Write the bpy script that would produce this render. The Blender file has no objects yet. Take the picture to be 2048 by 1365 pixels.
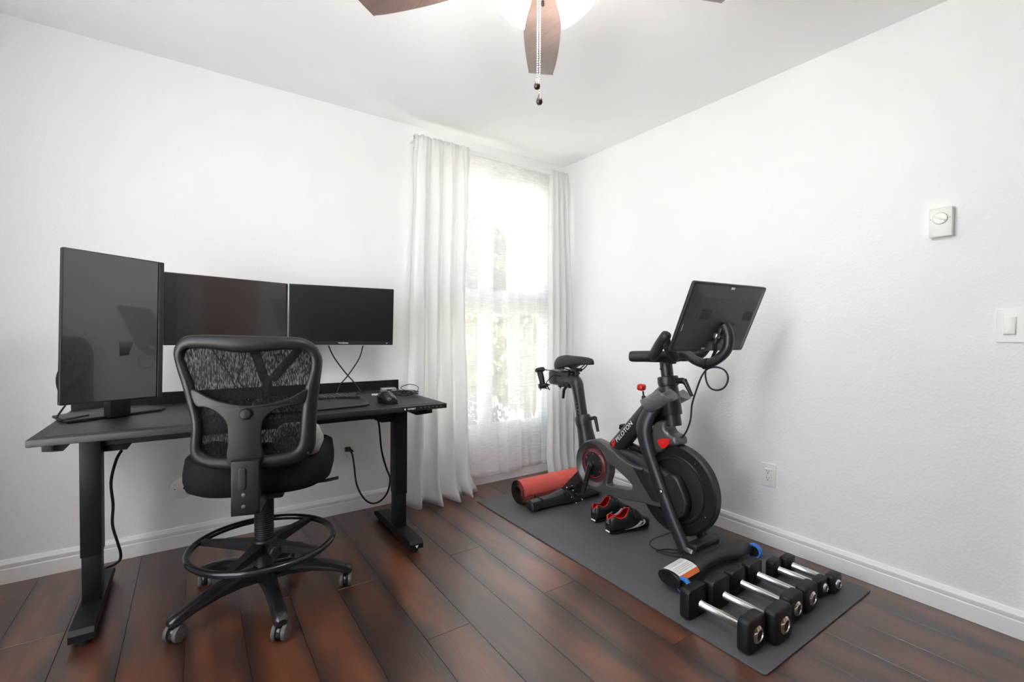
import bpy, bmesh, math, random
from mathutils import Vector, Matrix, Euler
random.seed(7)
PI = math.pi
scene = bpy.context.scene
col = scene.collection

# ------------------------------------------------------------------ camera
F_PX, YAW, PITCH, ROLL = 926.9, 0.604163, -0.019526, 0.007715
CAM = Vector((-2.48457, -2.87625, 1.10463))
fwd = Vector((math.sin(YAW)*math.cos(PITCH), math.cos(YAW)*math.cos(PITCH), math.sin(PITCH)))
r0 = Vector((math.cos(YAW), -math.sin(YAW), 0)); u0 = r0.cross(fwd)
right = r0*math.cos(ROLL) + u0*math.sin(ROLL); up = u0*math.cos(ROLL) - r0*math.sin(ROLL)
cam = bpy.data.cameras.new('camera'); cam.sensor_width = 36; cam.lens = F_PX*36/2048; cam.clip_start = 0.05
cam_ob = bpy.data.objects.new('camera', cam); col.objects.link(cam_ob)
m = Matrix.Identity(4)
for i in range(3): m[i][0], m[i][1], m[i][2], m[i][3] = right[i], up[i], -fwd[i], CAM[i]
cam_ob.matrix_world = m
scene.camera = cam_ob

# ------------------------------------------------------------------ sky, sun, exposure
world = bpy.data.worlds.new('sky'); scene.world = world; world.use_nodes = True
nt = world.node_tree; nt.nodes.clear()
wo = nt.nodes.new('ShaderNodeOutputWorld'); bg = nt.nodes.new('ShaderNodeBackground')
sky = nt.nodes.new('ShaderNodeTexSky'); sky.sky_type = 'NISHITA'; sky.sun_disc = False
sky.sun_elevation = math.radians(48); sky.sun_rotation = math.radians(200); sky.air_density = 1.0; sky.dust_density = 3.0
mx = nt.nodes.new('ShaderNodeMixRGB'); mx.inputs[0].default_value = 0.72; mx.inputs[2].default_value = (0.88, 0.95, 1.0, 1)
sc = nt.nodes.new('ShaderNodeMixRGB'); sc.blend_type = 'MULTIPLY'; sc.inputs[0].default_value = 1; sc.inputs[2].default_value = (0.14, 0.14, 0.14, 1)
nt.links.new(sky.outputs[0], sc.inputs[1]); nt.links.new(sc.outputs[0], mx.inputs[1])
nt.links.new(mx.outputs[0], bg.inputs[0]); bg.inputs[1].default_value = 9.2
nt.links.new(bg.outputs[0], wo.inputs[0])
sun = bpy.data.lights.new('sun', 'SUN'); sun.energy = 145.0; sun.angle = 0.01; sun.color = (1, .95, .86)
sun_ob = bpy.data.objects.new('sun', sun); col.objects.link(sun_ob)
sun_ob.rotation_euler = Vector((-0.42, 0.015, -0.9)).to_track_quat('-Z', 'Y').to_euler()
sun_ob.location = (0, -6, 8)
FAN_BULB_W = 9.0
vs = scene.view_settings
vs.view_transform = 'Standard'; vs.look = 'None'; vs.gamma = 1; vs.use_curve_mapping = False; vs.exposure = -0.16
cy = scene.cycles
cy.max_bounces = 14; cy.diffuse_bounces = 8; cy.glossy_bounces = 4; cy.transparent_max_bounces = 24; cy.transmission_bounces = 8
cy.sample_clamp_indirect = 8.0; cy.caustics_reflective = False; cy.caustics_refractive = False

# ------------------------------------------------------------------ helpers
def pixel_ray(x, y): return fwd + right*((x-1024)/F_PX) - up*((y-682.5)/F_PX)
def on_plane(x, y, axis, val):
    d = pixel_ray(x, y); t = (val-CAM[axis])/d[axis]; return CAM + d*t

class MB:
    def __init__(s): s.v = []; s.f = []; s.mi = []; s.cur = 0
    def add(s, vs_, fs_):
        o = len(s.v); s.v += [Vector(p) for p in vs_]; s.f += [[i+o for i in f] for f in fs_]; s.mi += [s.cur]*len(fs_); return s
    def bm(s, b):
        b.verts.index_update(); s.add([v.co.copy() for v in b.verts], [[v.index for v in f.verts] for f in b.faces]); b.free(); return s
    def obox(s, c, size, rot=None, bev=0, seg=2):
        b = bmesh.new(); bmesh.ops.create_cube(b, size=1)
        bmesh.ops.scale(b, vec=Vector(size), verts=b.verts)
        if bev: bmesh.ops.bevel(b, geom=list(b.edges), offset=bev, segments=seg, profile=.5, affect='EDGES')
        M = (rot if isinstance(rot, Matrix) else Euler(rot).to_matrix()) if rot is not None else Matrix.Identity(3)
        for v in b.verts: v.co = M @ v.co + Vector(c)
        return s.bm(b)
    def box(s, x0, x1, y0, y1, z0, z1, bev=0, seg=2):
        return s.obox(((x0+x1)/2, (y0+y1)/2, (z0+z1)/2), (abs(x1-x0), abs(y1-y0), abs(z1-z0)), None, bev, seg)
    def loft(s, rings, caps=True, closed=True, loop=False):
        n = len(rings[0]); vs_ = [p for r in rings for p in r]; fs = []
        m_ = len(rings)
        for i in range(m_ if loop else m_-1):
            for j in range(n if closed else n-1):
                a, b_ = i*n+j, i*n+(j+1) % n; k = ((i+1) % m_)*n
                fs.append([a, b_, k+(j+1) % n, k+j])
        if caps and closed and not loop: fs.append(list(range(n))[::-1]); fs.append([(m_-1)*n+j for j in range(n)])
        return s.add(vs_, fs)
    def tube(s, pts, r, n=12, caps=True, closed=False, flat=1.0, upv=None):
        pts = [Vector(p) for p in pts]; N = len(pts); rs = r if isinstance(r, (list, tuple)) else [r]*N
        tan = []
        for i in range(N):
            a = pts[(i-1) % N] if (closed or i > 0) else pts[i]; b_ = pts[(i+1) % N] if (closed or i < N-1) else pts[i]
            tan.append((b_-a).normalized())
        ref = Vector(upv) if upv else (Vector((0, 0, 1)) if abs(tan[0].z) < .9 else Vector((1, 0, 0)))
        x = (ref - tan[0]*ref.dot(tan[0])).normalized(); rings = []
        for i in range(N):
            if upv: x = Vector(upv)
            x = (x - tan[i]*x.dot(tan[i])).normalized(); y = tan[i].cross(x)
            rings.append([pts[i] + (x*math.cos(2*PI*k/n) + y*math.sin(2*PI*k/n)*flat)*rs[i] for k in range(n)])
        return s.loft(rings, caps, True, closed)
    def cyl(s, a, b, r, r2=None, n=20): return s.tube([a, b], [r, r if r2 is None else r2], n)
    def lathe(s, prof, o=(0, 0, 0), axis=(0, 0, 1), n=32, caps=True):
        o = Vector(o); d = Vector(axis).normalized(); q = d.to_track_quat('Z', 'Y').to_matrix()
        rings = [[o + q @ Vector((max(r, 1e-5)*math.cos(2*PI*k/n), max(r, 1e-5)*math.sin(2*PI*k/n), h)) for k in range(n)] for r, h in prof]
        return s.loft(rings, caps)
    def ell(s, c, r, n=20, m_=12, rot=None):
        M = Euler(rot).to_matrix() if rot else Matrix.Identity(3)
        rings = [[Vector(c) + M @ Vector((r[0]*math.sin(t)*math.cos(2*PI*k/n), r[1]*math.sin(t)*math.sin(2*PI*k/n), r[2]*math.cos(t))) for k in range(n)]
                 for t in [max(.02, min(PI-.02, PI*i/m_)) for i in range(m_+1)]]
        return s.loft(rings[::-1])
    def grid(s, fn, nu, nv):
        vs_ = [fn(i/nu, j/nv) for i in range(nu+1) for j in range(nv+1)]; w = nv+1
        return s.add(vs_, [[i*w+j, (i+1)*w+j, (i+1)*w+j+1, i*w+j+1] for i in range(nu) for j in range(nv)])
    def plate(s, loops, mp, ext=.005, bev=0, smooth=False, seg=2):
        cu = bpy.data.curves.new('tmp', 'CURVE'); cu.dimensions = '2D'; cu.fill_mode = 'BOTH'; cu.extrude = max(ext-bev, 1e-5); cu.bevel_depth = bev; cu.bevel_resolution = seg; cu.offset = -bev
        for L in loops:
            sp = cu.splines.new('POLY'); sp.points.add(len(L)-1); sp.use_cyclic_u = True
            for p, q in zip(sp.points, L): p.co = (q[0], q[1], 0, 1)
        ob = bpy.data.objects.new('tmp', cu); me = bpy.data.meshes.new_from_object(ob)
        s.add([mp(v.co) for v in me.vertices], [list(p.vertices) for p in me.polygons])
        bpy.data.objects.remove(ob); bpy.data.curves.remove(cu); bpy.data.meshes.remove(me); return s
    def text(s, txt, size, mp, ext=.0004, shear=0, align='CENTER', space=1.0):
        cu = bpy.data.curves.new('tmp', 'FONT'); cu.body = txt; cu.size = size; cu.extrude = ext; cu.align_x = align; cu.align_y = 'CENTER'; cu.shear = shear; cu.space_character = space
        ob = bpy.data.objects.new('tmp', cu); me = bpy.data.meshes.new_from_object(ob)
        s.add([mp(v.co) for v in me.vertices], [list(p.vertices) for p in me.polygons])
        bpy.data.objects.remove(ob); bpy.data.curves.remove(cu); bpy.data.meshes.remove(me); return s
    def build(s, name, mat, parent=None, smooth=35, local=False, merge=True):
        me = bpy.data.meshes.new(name); off = Vector((0, 0, 0))
        if parent is not None and not local:
            root = parent
            while root.parent is not None: root = root.parent
            off = WORLD_LOC.get(root.name, Vector((0, 0, 0)))
        me.from_pydata([tuple(p-off) for p in s.v], [], s.f); me.update()
        for mm in (mat if isinstance(mat, (list, tuple)) else [mat]): me.materials.append(mm)
        for p, i in zip(me.polygons, s.mi): p.material_index = i
        b = bmesh.new(); b.from_mesh(me)
        if merge: bmesh.ops.remove_doubles(b, verts=b.verts, dist=1e-6)
        bmesh.ops.recalc_face_normals(b, faces=b.faces); b.to_mesh(me); b.free()
        if smooth:
            for p in me.polygons: p.use_smooth = True
            me.set_sharp_from_angle(angle=math.radians(smooth))
        o = bpy.data.objects.new(name, me); col.objects.link(o)
        if parent is not None: o.parent = parent
        return o
WORLD_LOC = {}
def tag(o, label, cat, group=None, kind=None):
    if label: o['label'] = label
    if cat: o['category'] = cat
    if group: o['group'] = group
    if kind: o['kind'] = kind
    return o
def thing(name, label, cat, loc=(0, 0, 0), rotz=0, group=None, rot=None):
    o = bpy.data.objects.new(name, None); col.objects.link(o); o.empty_display_size = .05
    o.location = loc; o.rotation_euler = rot if rot else (0, 0, rotz)
    WORLD_LOC[o.name] = Vector(loc)
    return tag(o, label, cat, group)
def struct(o): o['kind'] = 'structure'; return o
def catmull(pts, k=6, closed=False):
    P = [Vector(p) for p in pts]; n = len(P); out = []
    for i in range(n if closed else n-1):
        if closed: a, b, c, d = P[(i-1) % n], P[i], P[(i+1) % n], P[(i+2) % n]
        else: a, b, c, d = P[max(i-1, 0)], P[i], P[i+1], P[min(i+2, n-1)]
        for j in range(k):
            t = j/k
            out.append(.5*((2*b) + (c-a)*t + (2*a-5*b+4*c-d)*t*t + (3*b-a-3*c+d)*t**3))
    if not closed: out.append(P[-1])
    return out
def rrect(w, h, r, k=4, cx=0, cy_=0):
    out = []
    for sx, sy, a in ((1, 1, 0), (-1, 1, 90), (-1, -1, 180), (1, -1, 270)):
        for j in range(k+1):
            t = math.radians(a+90*j/k); out.append((cx+sx*(w/2-r)+r*math.cos(t), cy_+sy*(h/2-r)+r*math.sin(t)))
    return out
def circ(r, n=32, cx=0, cy_=0): return [(cx+r*math.cos(2*PI*i/n), cy_+r*math.sin(2*PI*i/n)) for i in range(n)]

# ------------------------------------------------------------------ materials
def new_mat(name):
    mt = bpy.data.materials.new(name); mt.use_nodes = True; return mt, mt.node_tree, mt.node_tree.nodes['Principled BSDF']
def pmat(name, color, rough=.5, metal=0, var=.06, scale=40, bump=0, bscale=200, spec=.5, coat=0, stretch=None, emit=None, estr=0):
    mt, t, p = new_mat(name)
    tc = t.nodes.new('ShaderNodeTexCoord'); src = tc.outputs['Object']
    if stretch:
        mp = t.nodes.new('ShaderNodeMapping'); mp.inputs['Scale'].default_value = stretch; t.links.new(src, mp.inputs[0]); src = mp.outputs[0]
    nz = t.nodes.new('ShaderNodeTexNoise'); nz.inputs['Scale'].default_value = scale; nz.inputs['Detail'].default_value = 3
    t.links.new(src, nz.inputs['Vector'])
    rp = t.nodes.new('ShaderNodeValToRGB'); e = rp.color_ramp.elements
    e[0].position = .3; e[1].position = .7
    e[0].color = tuple(c*(1-var) for c in color)+(1,); e[1].color = tuple(min(1, c*(1+var)) for c in color)+(1,)
    t.links.new(nz.outputs['Fac'], rp.inputs[0]); t.links.new(rp.outputs[0], p.inputs['Base Color'])
    p.inputs['Roughness'].default_value = rough; p.inputs['Metallic'].default_value = metal
    p.inputs['Specular IOR Level'].default_value = spec; p.inputs['Coat Weight'].default_value = coat
    if bump:
        n2 = t.nodes.new('ShaderNodeTexNoise'); n2.inputs['Scale'].default_value = bscale; n2.inputs['Detail'].default_value = 2; t.links.new(src, n2.inputs['Vector'])
        b = t.nodes.new('ShaderNodeBump'); b.inputs['Strength'].default_value = bump; b.inputs['Distance'].default_value = .002
        t.links.new(n2.outputs['Fac'], b.inputs['Height']); t.links.new(b.outputs[0], p.inputs['Normal'])
    if emit: p.inputs['Emission Color'].default_value = tuple(emit)+(1,); p.inputs['Emission Strength'].default_value = estr
    return mt
M = {}
M['wall'] = pmat('wall_paint', (.87, .87, .87), .6, var=.012, scale=3, bump=.6, bscale=85, spec=.25)
M['ceiling'] = pmat('ceiling_paint', (.955, .96, .965), .7, var=.01, scale=3, bump=.2, bscale=70, spec=.2)
M['trim'] = pmat('trim_paint', (.86, .86, .85), .35, var=.01, scale=5, spec=.4)
M['plate'] = pmat('plate_plastic', (.83, .82, .79), .3, var=.01)
M['vinyl'] = pmat('window_vinyl', (.85, .86, .86), .4, var=.01)
M['black'] = pmat('black_plastic', (.0065, .0065, .007), .45, var=.15, scale=60, bump=.06, bscale=500)
M['black_gloss'] = pmat('gloss_black_plastic', (.009, .009, .010), .2, var=.1)
M['desk'] = pmat('desk_laminate', (.012, .012, .0125), .5, var=.18, scale=80, bump=.05, bscale=600)
M['desk_metal'] = pmat('desk_powder_coat', (.005, .005, .0055), .5, var=.1, spec=.3, bump=.05, bscale=700)
M['chair_plastic'] = pmat('chair_plastic', (.0065, .0065, .0065), .45, var=.1, spec=.33, scale=70, bump=.08, bscale=700)
M['chair_fabric'] = pmat('chair_fabric', (.004, .004, .0045), .85, var=.25, scale=400, bump=.3, bscale=900, spec=.2)
M['rubber'] = pmat('dark_rubber', (.009, .009, .0095), .6, var=.15, bump=.1, bscale=300)
M['caster_grey'] = pmat('caster_grey', (.085, .082, .08), .6, var=.35, scale=90)
M['frame_grey'] = pmat('bike_frame_paint', (.016, .0175, .021), .36, var=.06, scale=30, spec=.5)
M['cover_grey'] = pmat('bike_cover_metallic', (.105, .101, .099), .30, metal=.4, var=.05)
M['cover_dark'] = pmat('bike_cover_dark', (.016, .016, .0165), .4, var=.08)
M['dish_red'] = pmat('dish_red_brown', (.10, .042, .039), .3, metal=.3, var=.1)
M['flywheel'] = pmat('flywheel_black', (.005, .005, .005), .45, var=.1)
M['red'] = pmat('red_plastic', (.60, .015, .012), .3, var=.08)
M['red_soft'] = pmat('red_lining', (.62, .02, .018), .7, var=.12, scale=120)
M['chrome'] = pmat('brushed_chrome', (.72, .71, .69), .22, metal=1, var=.05, stretch=(1, 1, 20))
M['steel'] = pmat('steel', (.55, .55, .55), .3, metal=1, var=.05)
M['white_print'] = pmat('white_print', (.85, .85, .83), .5, var=.02)
M['grey_print'] = pmat('grey_print', (.35, .35, .34), .5, var=.03)
M['dark_print'] = pmat('dark_print', (.004, .004, .004), .5, var=.03)
M['orange_print'] = pmat('orange_print', (.75, .16, .02), .5, var=.03)
M['blue_wheel'] = pmat('blue_wheel', (.03, .19, .62), .3, var=.1, coat=.3)
M['dumb'] = pmat('dumbbell_urethane', (.005, .005, .005), .5, var=.15, spec=.4, bump=.08, bscale=300)
M['exmat'] = pmat('exercise_mat_pvc', (.080, .080, .087), .50, var=.25, scale=350, bump=.5, bscale=420, spec=.45)
M['yoga_red'] = pmat('yoga_red', (.56, .10, .085), .8, var=.07, scale=60, bump=.1, bscale=400, spec=.2)
M['yoga_dark'] = pmat('yoga_underside', (.022, .014, .012), .85, var=.2, scale=60, spec=.2)
M['shoe'] = pmat('shoe_upper', (.011, .011, .012), .4, var=.2, scale=90, bump=.1, bscale=500)
M['shoe_grey'] = pmat('shoe_grey_panel', (.10, .10, .105), .45, var=.1)
M['grey_cushion'] = pmat('grey_cushion', (.33, .33, .32), .9, var=.12, scale=120, bump=.3, bscale=500)
M['silver_box'] = pmat('silver_adapter', (.42, .42, .42), .4, metal=.6, var=.05)
M['screen_gloss'] = pmat('screen_portrait', (.012, .012, .014), .22, var=.04, scale=30, spec=1.0, coat=.8)
M['screen_semi'] = pmat('screen_middle', (.006, .006, .006), .24, var=.04, scale=30, spec=1.0, coat=.3)
M['screen'] = pmat('screen_matte', (.005, .005, .005), .34, var=.04, scale=30, spec=.5)
M['tablet_shell'] = pmat('tablet_shell', (.048, .048, .048), .5, var=.05, bump=.05, bscale=600)
M['keyboard'] = pmat('keyboard_plastic', (.020, .020, .021), .4, var=.1)
M['bracket'] = pmat('dark_steel', (.18, .18, .18), .35, metal=.8, var=.1)
M['smoke'] = None
M['fan_dark'] = pmat('fan_bronze', (.05, .035, .028), .35, metal=.6, var=.1)

def wood_mat(name, dark, mid, light, rough, axis_y=True, obj_random=True, scale=1.0):
    mt, t, p = new_mat(name)
    N = t.nodes.new; L = t.links.new
    tc = N('ShaderNodeTexCoord'); mp = N('ShaderNodeMapping'); L(tc.outputs['Object'], mp.inputs[0])
    mp.inputs['Scale'].default_value = (4.6*scale, 1.0*scale, 4.6*scale)
    if obj_random:
        oi = N('ShaderNodeObjectInfo'); ad = N('ShaderNodeVectorMath'); ad.operation = 'SCALE'; ad.inputs['Scale'].default_value = 37.0
        cb = N('ShaderNodeCombineXYZ'); L(oi.outputs['Random'], cb.inputs[0]); L(oi.outputs['Random'], cb.inputs[1]); L(cb.outputs[0], ad.inputs[0])
        L(ad.outputs[0], mp.inputs['Location'])
    n1 = N('ShaderNodeTexNoise'); n1.inputs['Scale'].default_value = 1.1; n1.inputs['Detail'].default_value = 2.5; n1.inputs['Roughness'].default_value = .55; n1.inputs['Distortion'].default_value = .35
    L(mp.outputs[0], n1.inputs['Vector'])
    rp = N('ShaderNodeValToRGB'); e = rp.color_ramp.elements
    e[0].position = .33; e[0].color = dark+(1,); e[1].position = .84; e[1].color = light+(1,)
    k = rp.color_ramp.elements.new(.53); k.color = mid+(1,)
    L(n1.outputs['Fac'], rp.inputs[0])
    mp2 = N('ShaderNodeMapping'); L(tc.outputs['Object'], mp2.inputs[0]); mp2.inputs['Scale'].default_value = (160*scale, 5*scale, 60)
    n2 = N('ShaderNodeTexNoise'); n2.inputs['Scale'].default_value = 1; n2.inputs['Detail'].default_value = 4; L(mp2.outputs[0], n2.inputs['Vector'])
    r2 = N('ShaderNodeValToRGB'); r2.color_ramp.elements[0].position = .32; r2.color_ramp.elements[0].color = (.72, .72, .72, 1); r2.color_ramp.elements[1].position = .6; r2.color_ramp.elements[1].color = (1.05, 1.05, 1.05, 1)
    L(n2.outputs['Fac'], r2.inputs[0])
    mu = N('ShaderNodeMixRGB'); mu.blend_type = 'MULTIPLY'; mu.inputs[0].default_value = .7; L(rp.outputs[0], mu.inputs[1]); L(r2.outputs[0], mu.inputs[2])
    last = mu.outputs[0]
    if obj_random:
        hs = N('ShaderNodeHueSaturation'); mr = N('ShaderNodeMapRange'); L(oi.outputs['Random'], mr.inputs[0]); mr.inputs[3].default_value = .75; mr.inputs[4].default_value = 1.2
        L(mr.outputs[0], hs.inputs['Value']); L(last, hs.inputs['Color']); last = hs.outputs[0]
    L(last, p.inputs['Base Color']); p.inputs['Roughness'].default_value = rough; p.inputs['Specular IOR Level'].default_value = .75; p.inputs['Coat Weight'].default_value = .45; p.inputs['Coat Roughness'].default_value = .2
    # hand-scraped pores
    mp3 = N('ShaderNodeMapping'); L(tc.outputs['Object'], mp3.inputs[0]); mp3.inputs['Scale'].default_value = (130*scale, 14*scale, 60)
    n3 = N('ShaderNodeTexNoise'); n3.inputs['Scale'].default_value = 1; n3.inputs['Detail'].default_value = 2; L(mp3.outputs[0], n3.inputs['Vector'])
    r3 = N('ShaderNodeValToRGB'); r3.color_ramp.elements[0].position = .30; r3.color_ramp.elements[1].position = .42; L(n3.outputs['Fac'], r3.inputs[0])
    b = N('ShaderNodeBump'); b.inputs['Strength'].default_value = .25; b.inputs['Distance'].default_value = .0012; L(r3.outputs[0], b.inputs['Height']); L(b.outputs[0], p.inputs['Normal'])
    return mt
def floor_mat():
    mt, t, p = new_mat('floor_hardwood'); N = t.nodes.new; L = t.links.new
    tc = N('ShaderNodeTexCoord'); oi = N('ShaderNodeObjectInfo')
    cb = N('ShaderNodeCombineXYZ'); L(oi.outputs['Random'], cb.inputs[0]); L(oi.outputs['Random'], cb.inputs[1])
    ad = N('ShaderNodeVectorMath'); ad.operation = 'SCALE'; ad.inputs['Scale'].default_value = 37.0; L(cb.outputs[0], ad.inputs[0])
    def noise(scale, sx, sy, detail):
        mp = N('ShaderNodeMapping'); L(tc.outputs['Object'], mp.inputs[0]); L(ad.outputs[0], mp.inputs['Location']); mp.inputs['Scale'].default_value = (sx, sy, 1)
        n = N('ShaderNodeTexNoise'); n.inputs['Scale'].default_value = scale; n.inputs['Detail'].default_value = detail; L(mp.outputs[0], n.inputs['Vector']); return n.outputs['Fac']
    def rng(src, a, b, c, d, smooth=True):
        r = N('ShaderNodeMapRange'); r.interpolation_type = 'SMOOTHSTEP' if smooth else 'LINEAR'; L(src, r.inputs[0])
        for i, v in enumerate((a, b, c, d)): r.inputs[i+1].default_value = v
        return r.outputs[0]
    def mth(op, a, b=None):
        m_ = N('ShaderNodeMath'); m_.operation = op
        for i, v in enumerate((a, b)):
            if v is None: continue
            if isinstance(v, (int, float)): m_.inputs[i].default_value = v
            else: L(v, m_.inputs[i])
        return m_.outputs[0]
    def mixc(fac, a, b):
        m_ = N('ShaderNodeMixRGB'); L(fac, m_.inputs[0])
        for i, v in enumerate((a, b)):
            if isinstance(v, tuple): m_.inputs[i+1].default_value = v+(1,)
            else: L(v, m_.inputs[i+1])
        return m_.outputs[0]
    body = mixc(rng(noise(1.0, 7, 1.6, 3), .3, .7, 0, 1), (.036, .0115, .0064), (.125, .0395, .0155))
    sp = N('ShaderNodeSeparateXYZ'); L(tc.outputs['Generated'], sp.inputs[0])
    edge = mth('MULTIPLY', mth('ABSOLUTE', mth('SUBTRACT', sp.outputs[0], .5)), 2.0)
    wob = mth('MULTIPLY', mth('SUBTRACT', noise(1.0, 5, 2.2, 2), .5), 1.7)
    fac = rng(mth('ADD', edge, wob), .35, 1.15, 0, .9)
    c1 = mixc(fac, body, (.015, .0075, .0062))
    grain = rng(noise(1.0, 150, 5, 4), .3, .62, .80, 1.06, False)
    mu = N('ShaderNodeMixRGB'); mu.blend_type = 'MULTIPLY'; mu.inputs[0].default_value = .8; L(c1, mu.inputs[1]); L(grain, mu.inputs[2])
    hs_ = N('ShaderNodeHueSaturation'); L(rng(oi.outputs['Random'], 0, 1, .72, 1.2, False), hs_.inputs['Value']); L(mu.outputs[0], hs_.inputs['Color']); L(hs_.outputs[0], p.inputs['Base Color'])
    p.inputs['Roughness'].default_value = .36; p.inputs['Specular IOR Level'].default_value = .8; p.inputs['Coat Weight'].default_value = .6; p.inputs['Coat Roughness'].default_value = .24
    pores = rng(noise(1.0, 130, 14, 2), .30, .42, 0, 1, False)
    bm_ = N('ShaderNodeBump'); bm_.inputs['Strength'].default_value = .22; bm_.inputs['Distance'].default_value = .0012; L(pores, bm_.inputs['Height']); L(bm_.outputs[0], p.inputs['Normal'])
    return mt
M['floor'] = floor_mat()
M['door_wood'] = wood_mat('door_wood', (.30, .09, .035), (.42, .14, .06), (.50, .19, .085), .45, obj_random=False, scale=.8)
M['dark_wood'] = wood_mat('closet_wood', (.02, .012, .009), (.035, .02, .014), (.06, .03, .02), .4, obj_random=False)
M['fan_wood'] = wood_mat('fan_blade_wood', (.13, .085, .07), (.16, .105, .088), (.19, .13, .11), .38, obj_random=False, scale=2.5)

def cloth(name, color, transl, transp, rough=.9, fine=260, slub=False, bump=.35):
    mt, t, p = new_mat(name); N = t.nodes.new; L = t.links.new
    out = t.nodes['Material Output']
    tc = N('ShaderNodeTexCoord')
    nz = N('ShaderNodeTexNoise'); nz.inputs['Scale'].default_value = fine; nz.inputs['Detail'].default_value = 3
    mp = N('ShaderNodeMapping'); L(tc.outputs['Object'], mp.inputs[0]); L(mp.outputs[0], nz.inputs['Vector'])
    if slub: mp.inputs['Scale'].default_value = (.06, .06, 1.0)
    bp = N('ShaderNodeBump'); bp.inputs['Strength'].default_value = bump; bp.inputs['Distance'].default_value = .004; L(nz.outputs['Fac'], bp.inputs['Height'])
    p.inputs['Base Color'].default_value = color+(1,); p.inputs['Roughness'].default_value = rough; p.inputs['Specular IOR Level'].default_value = .1
    L(bp.outputs[0], p.inputs['Normal'])
    tr = N('ShaderNodeBsdfTranslucent'); tr.inputs[0].default_value = color+(1,); L(bp.outputs[0], tr.inputs['Normal'])
    m1 = N('ShaderNodeMixShader'); m1.inputs[0].default_value = transl; L(p.outputs[0], m1.inputs[1]); L(tr.outputs[0], m1.inputs[2]); last = m1.outputs[0]
    if transp:
        tp = N('ShaderNodeBsdfTransparent'); m2 = N('ShaderNodeMixShader'); L(last, m2.inputs[1]); L(tp.outputs[0], m2.inputs[2])
        mr = N('ShaderNodeMapRange'); mr.inputs[1].default_value = .35; mr.inputs[2].default_value = .65; mr.inputs[3].default_value = transp*.92; mr.inputs[4].default_value = transp*1.06
        L(nz.outputs['Fac'], mr.inputs[0]); L(mr.outputs[0], m2.inputs[0]); last = m2.outputs[0]
    L(last, out.inputs['Surface']); return mt
M['curtain'] = cloth('curtain_fabric', (.92, .92, .915), .45, 0, fine=38, bump=.55)
M['sheer'] = cloth('sheer_fabric', (.95, .95, .95), .45, .60, fine=220, slub=True, bump=.2)
def mesh_mat():
    mt, t, p = new_mat('chair_mesh'); N = t.nodes.new; L = t.links.new; out = t.nodes['Material Output']
    tc = N('ShaderNodeTexCoord'); mp = N('ShaderNodeMapping'); mp.inputs['Scale'].default_value = (330, 1, 70); mp.inputs['Rotation'].default_value = (0, .12, 0); L(tc.outputs['Object'], mp.inputs[0])
    nz = N('ShaderNodeTexNoise'); nz.inputs['Scale'].default_value = 1; nz.inputs['Detail'].default_value = 1; L(mp.outputs[0], nz.inputs['Vector'])
    rp = N('ShaderNodeMapRange'); rp.inputs[1].default_value = .44; rp.inputs[2].default_value = .66; rp.inputs[3].default_value = .03; rp.inputs[4].default_value = .46; L(nz.outputs['Fac'], rp.inputs[0])
    p.inputs['Base Color'].default_value = (.004, .004, .004, 1); p.inputs['Roughness'].default_value = .8; p.inputs['Specular IOR Level'].default_value = .15
    tp = N('ShaderNodeBsdfTransparent'); ms = N('ShaderNodeMixShader'); L(rp.outputs[0], ms.inputs[0]); L(p.outputs[0], ms.inputs[1]); L(tp.outputs[0], ms.inputs[2]); L(ms.outputs[0], out.inputs[0])
    return mt
M['mesh'] = mesh_mat()
def clear_mat(name, color, fac, rough=.05):
    mt, t, p = new_mat(name); N = t.nodes.new; L = t.links.new; out = t.nodes['Material Output']
    nz = N('ShaderNodeTexNoise'); nz.inputs['Scale'].default_value = 8
    mr = N('ShaderNodeMapRange'); mr.inputs[3].default_value = fac*.97; mr.inputs[4].default_value = min(1, fac*1.03); L(nz.outputs['Fac'], mr.inputs[0])
    p.inputs['Base Color'].default_value = color+(1,); p.inputs['Roughness'].default_value = rough
    tp = N('ShaderNodeBsdfTransparent'); ms = N('ShaderNodeMixShader'); L(mr.outputs[0], ms.inputs[0]); L(p.outputs[0], ms.inputs[1]); L(tp.outputs[0], ms.inputs[2]); L(ms.outputs[0], out.inputs[0])
    return mt
M['glass'] = clear_mat('window_glass', (.5, .55, .55), .93)
M['dimming_glass'] = clear_mat('dimming_window_glass', (.08, .09, .095), .70)  # darkened clear glass, added to dim the overbright garden behind it
M['smoke'] = clear_mat('smoke_plastic', (.20, .20, .21), .45, .25)
def shade_mat():
    mt, t, p = new_mat('frosted_shade'); N = t.nodes.new; L = t.links.new; out = t.nodes['Material Output']
    nz = N('ShaderNodeTexNoise'); nz.inputs['Scale'].default_value = 14
    rp = N('ShaderNodeValToRGB'); rp.color_ramp.elements[0].color = (.86, .80, .74, 1); rp.color_ramp.elements[1].color = (.95, .92, .89, 1); L(nz.outputs['Fac'], rp.inputs[0])
    tr = N('ShaderNodeBsdfTranslucent'); L(rp.outputs[0], tr.inputs[0]); L(rp.outputs[0], p.inputs['Base Color']); p.inputs['Roughness'].default_value = .25
    p.inputs['Emission Color'].default_value = (1, .985, .968, 1); p.inputs['Emission Strength'].default_value = 17.0
    ms = N('ShaderNodeMixShader'); ms.inputs[0].default_value = .6; L(p.outputs[0], ms.inputs[1]); L(tr.outputs[0], ms.inputs[2]); L(ms.outputs[0], out.inputs[0]); return mt
M['shade'] = shade_mat()
M['bulb'] = pmat('bulb_glow', (1, 1, 1), .3, var=0, emit=(1, .95, .88), estr=12)
M['leaf'] = pmat('leaf_green', (.06, .085, .02), .5, var=.5, scale=9)
M['leaf_yellow'] = pmat('leaf_yellow_green', (.13, .13, .035), .5, var=.4, scale=9)
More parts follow.
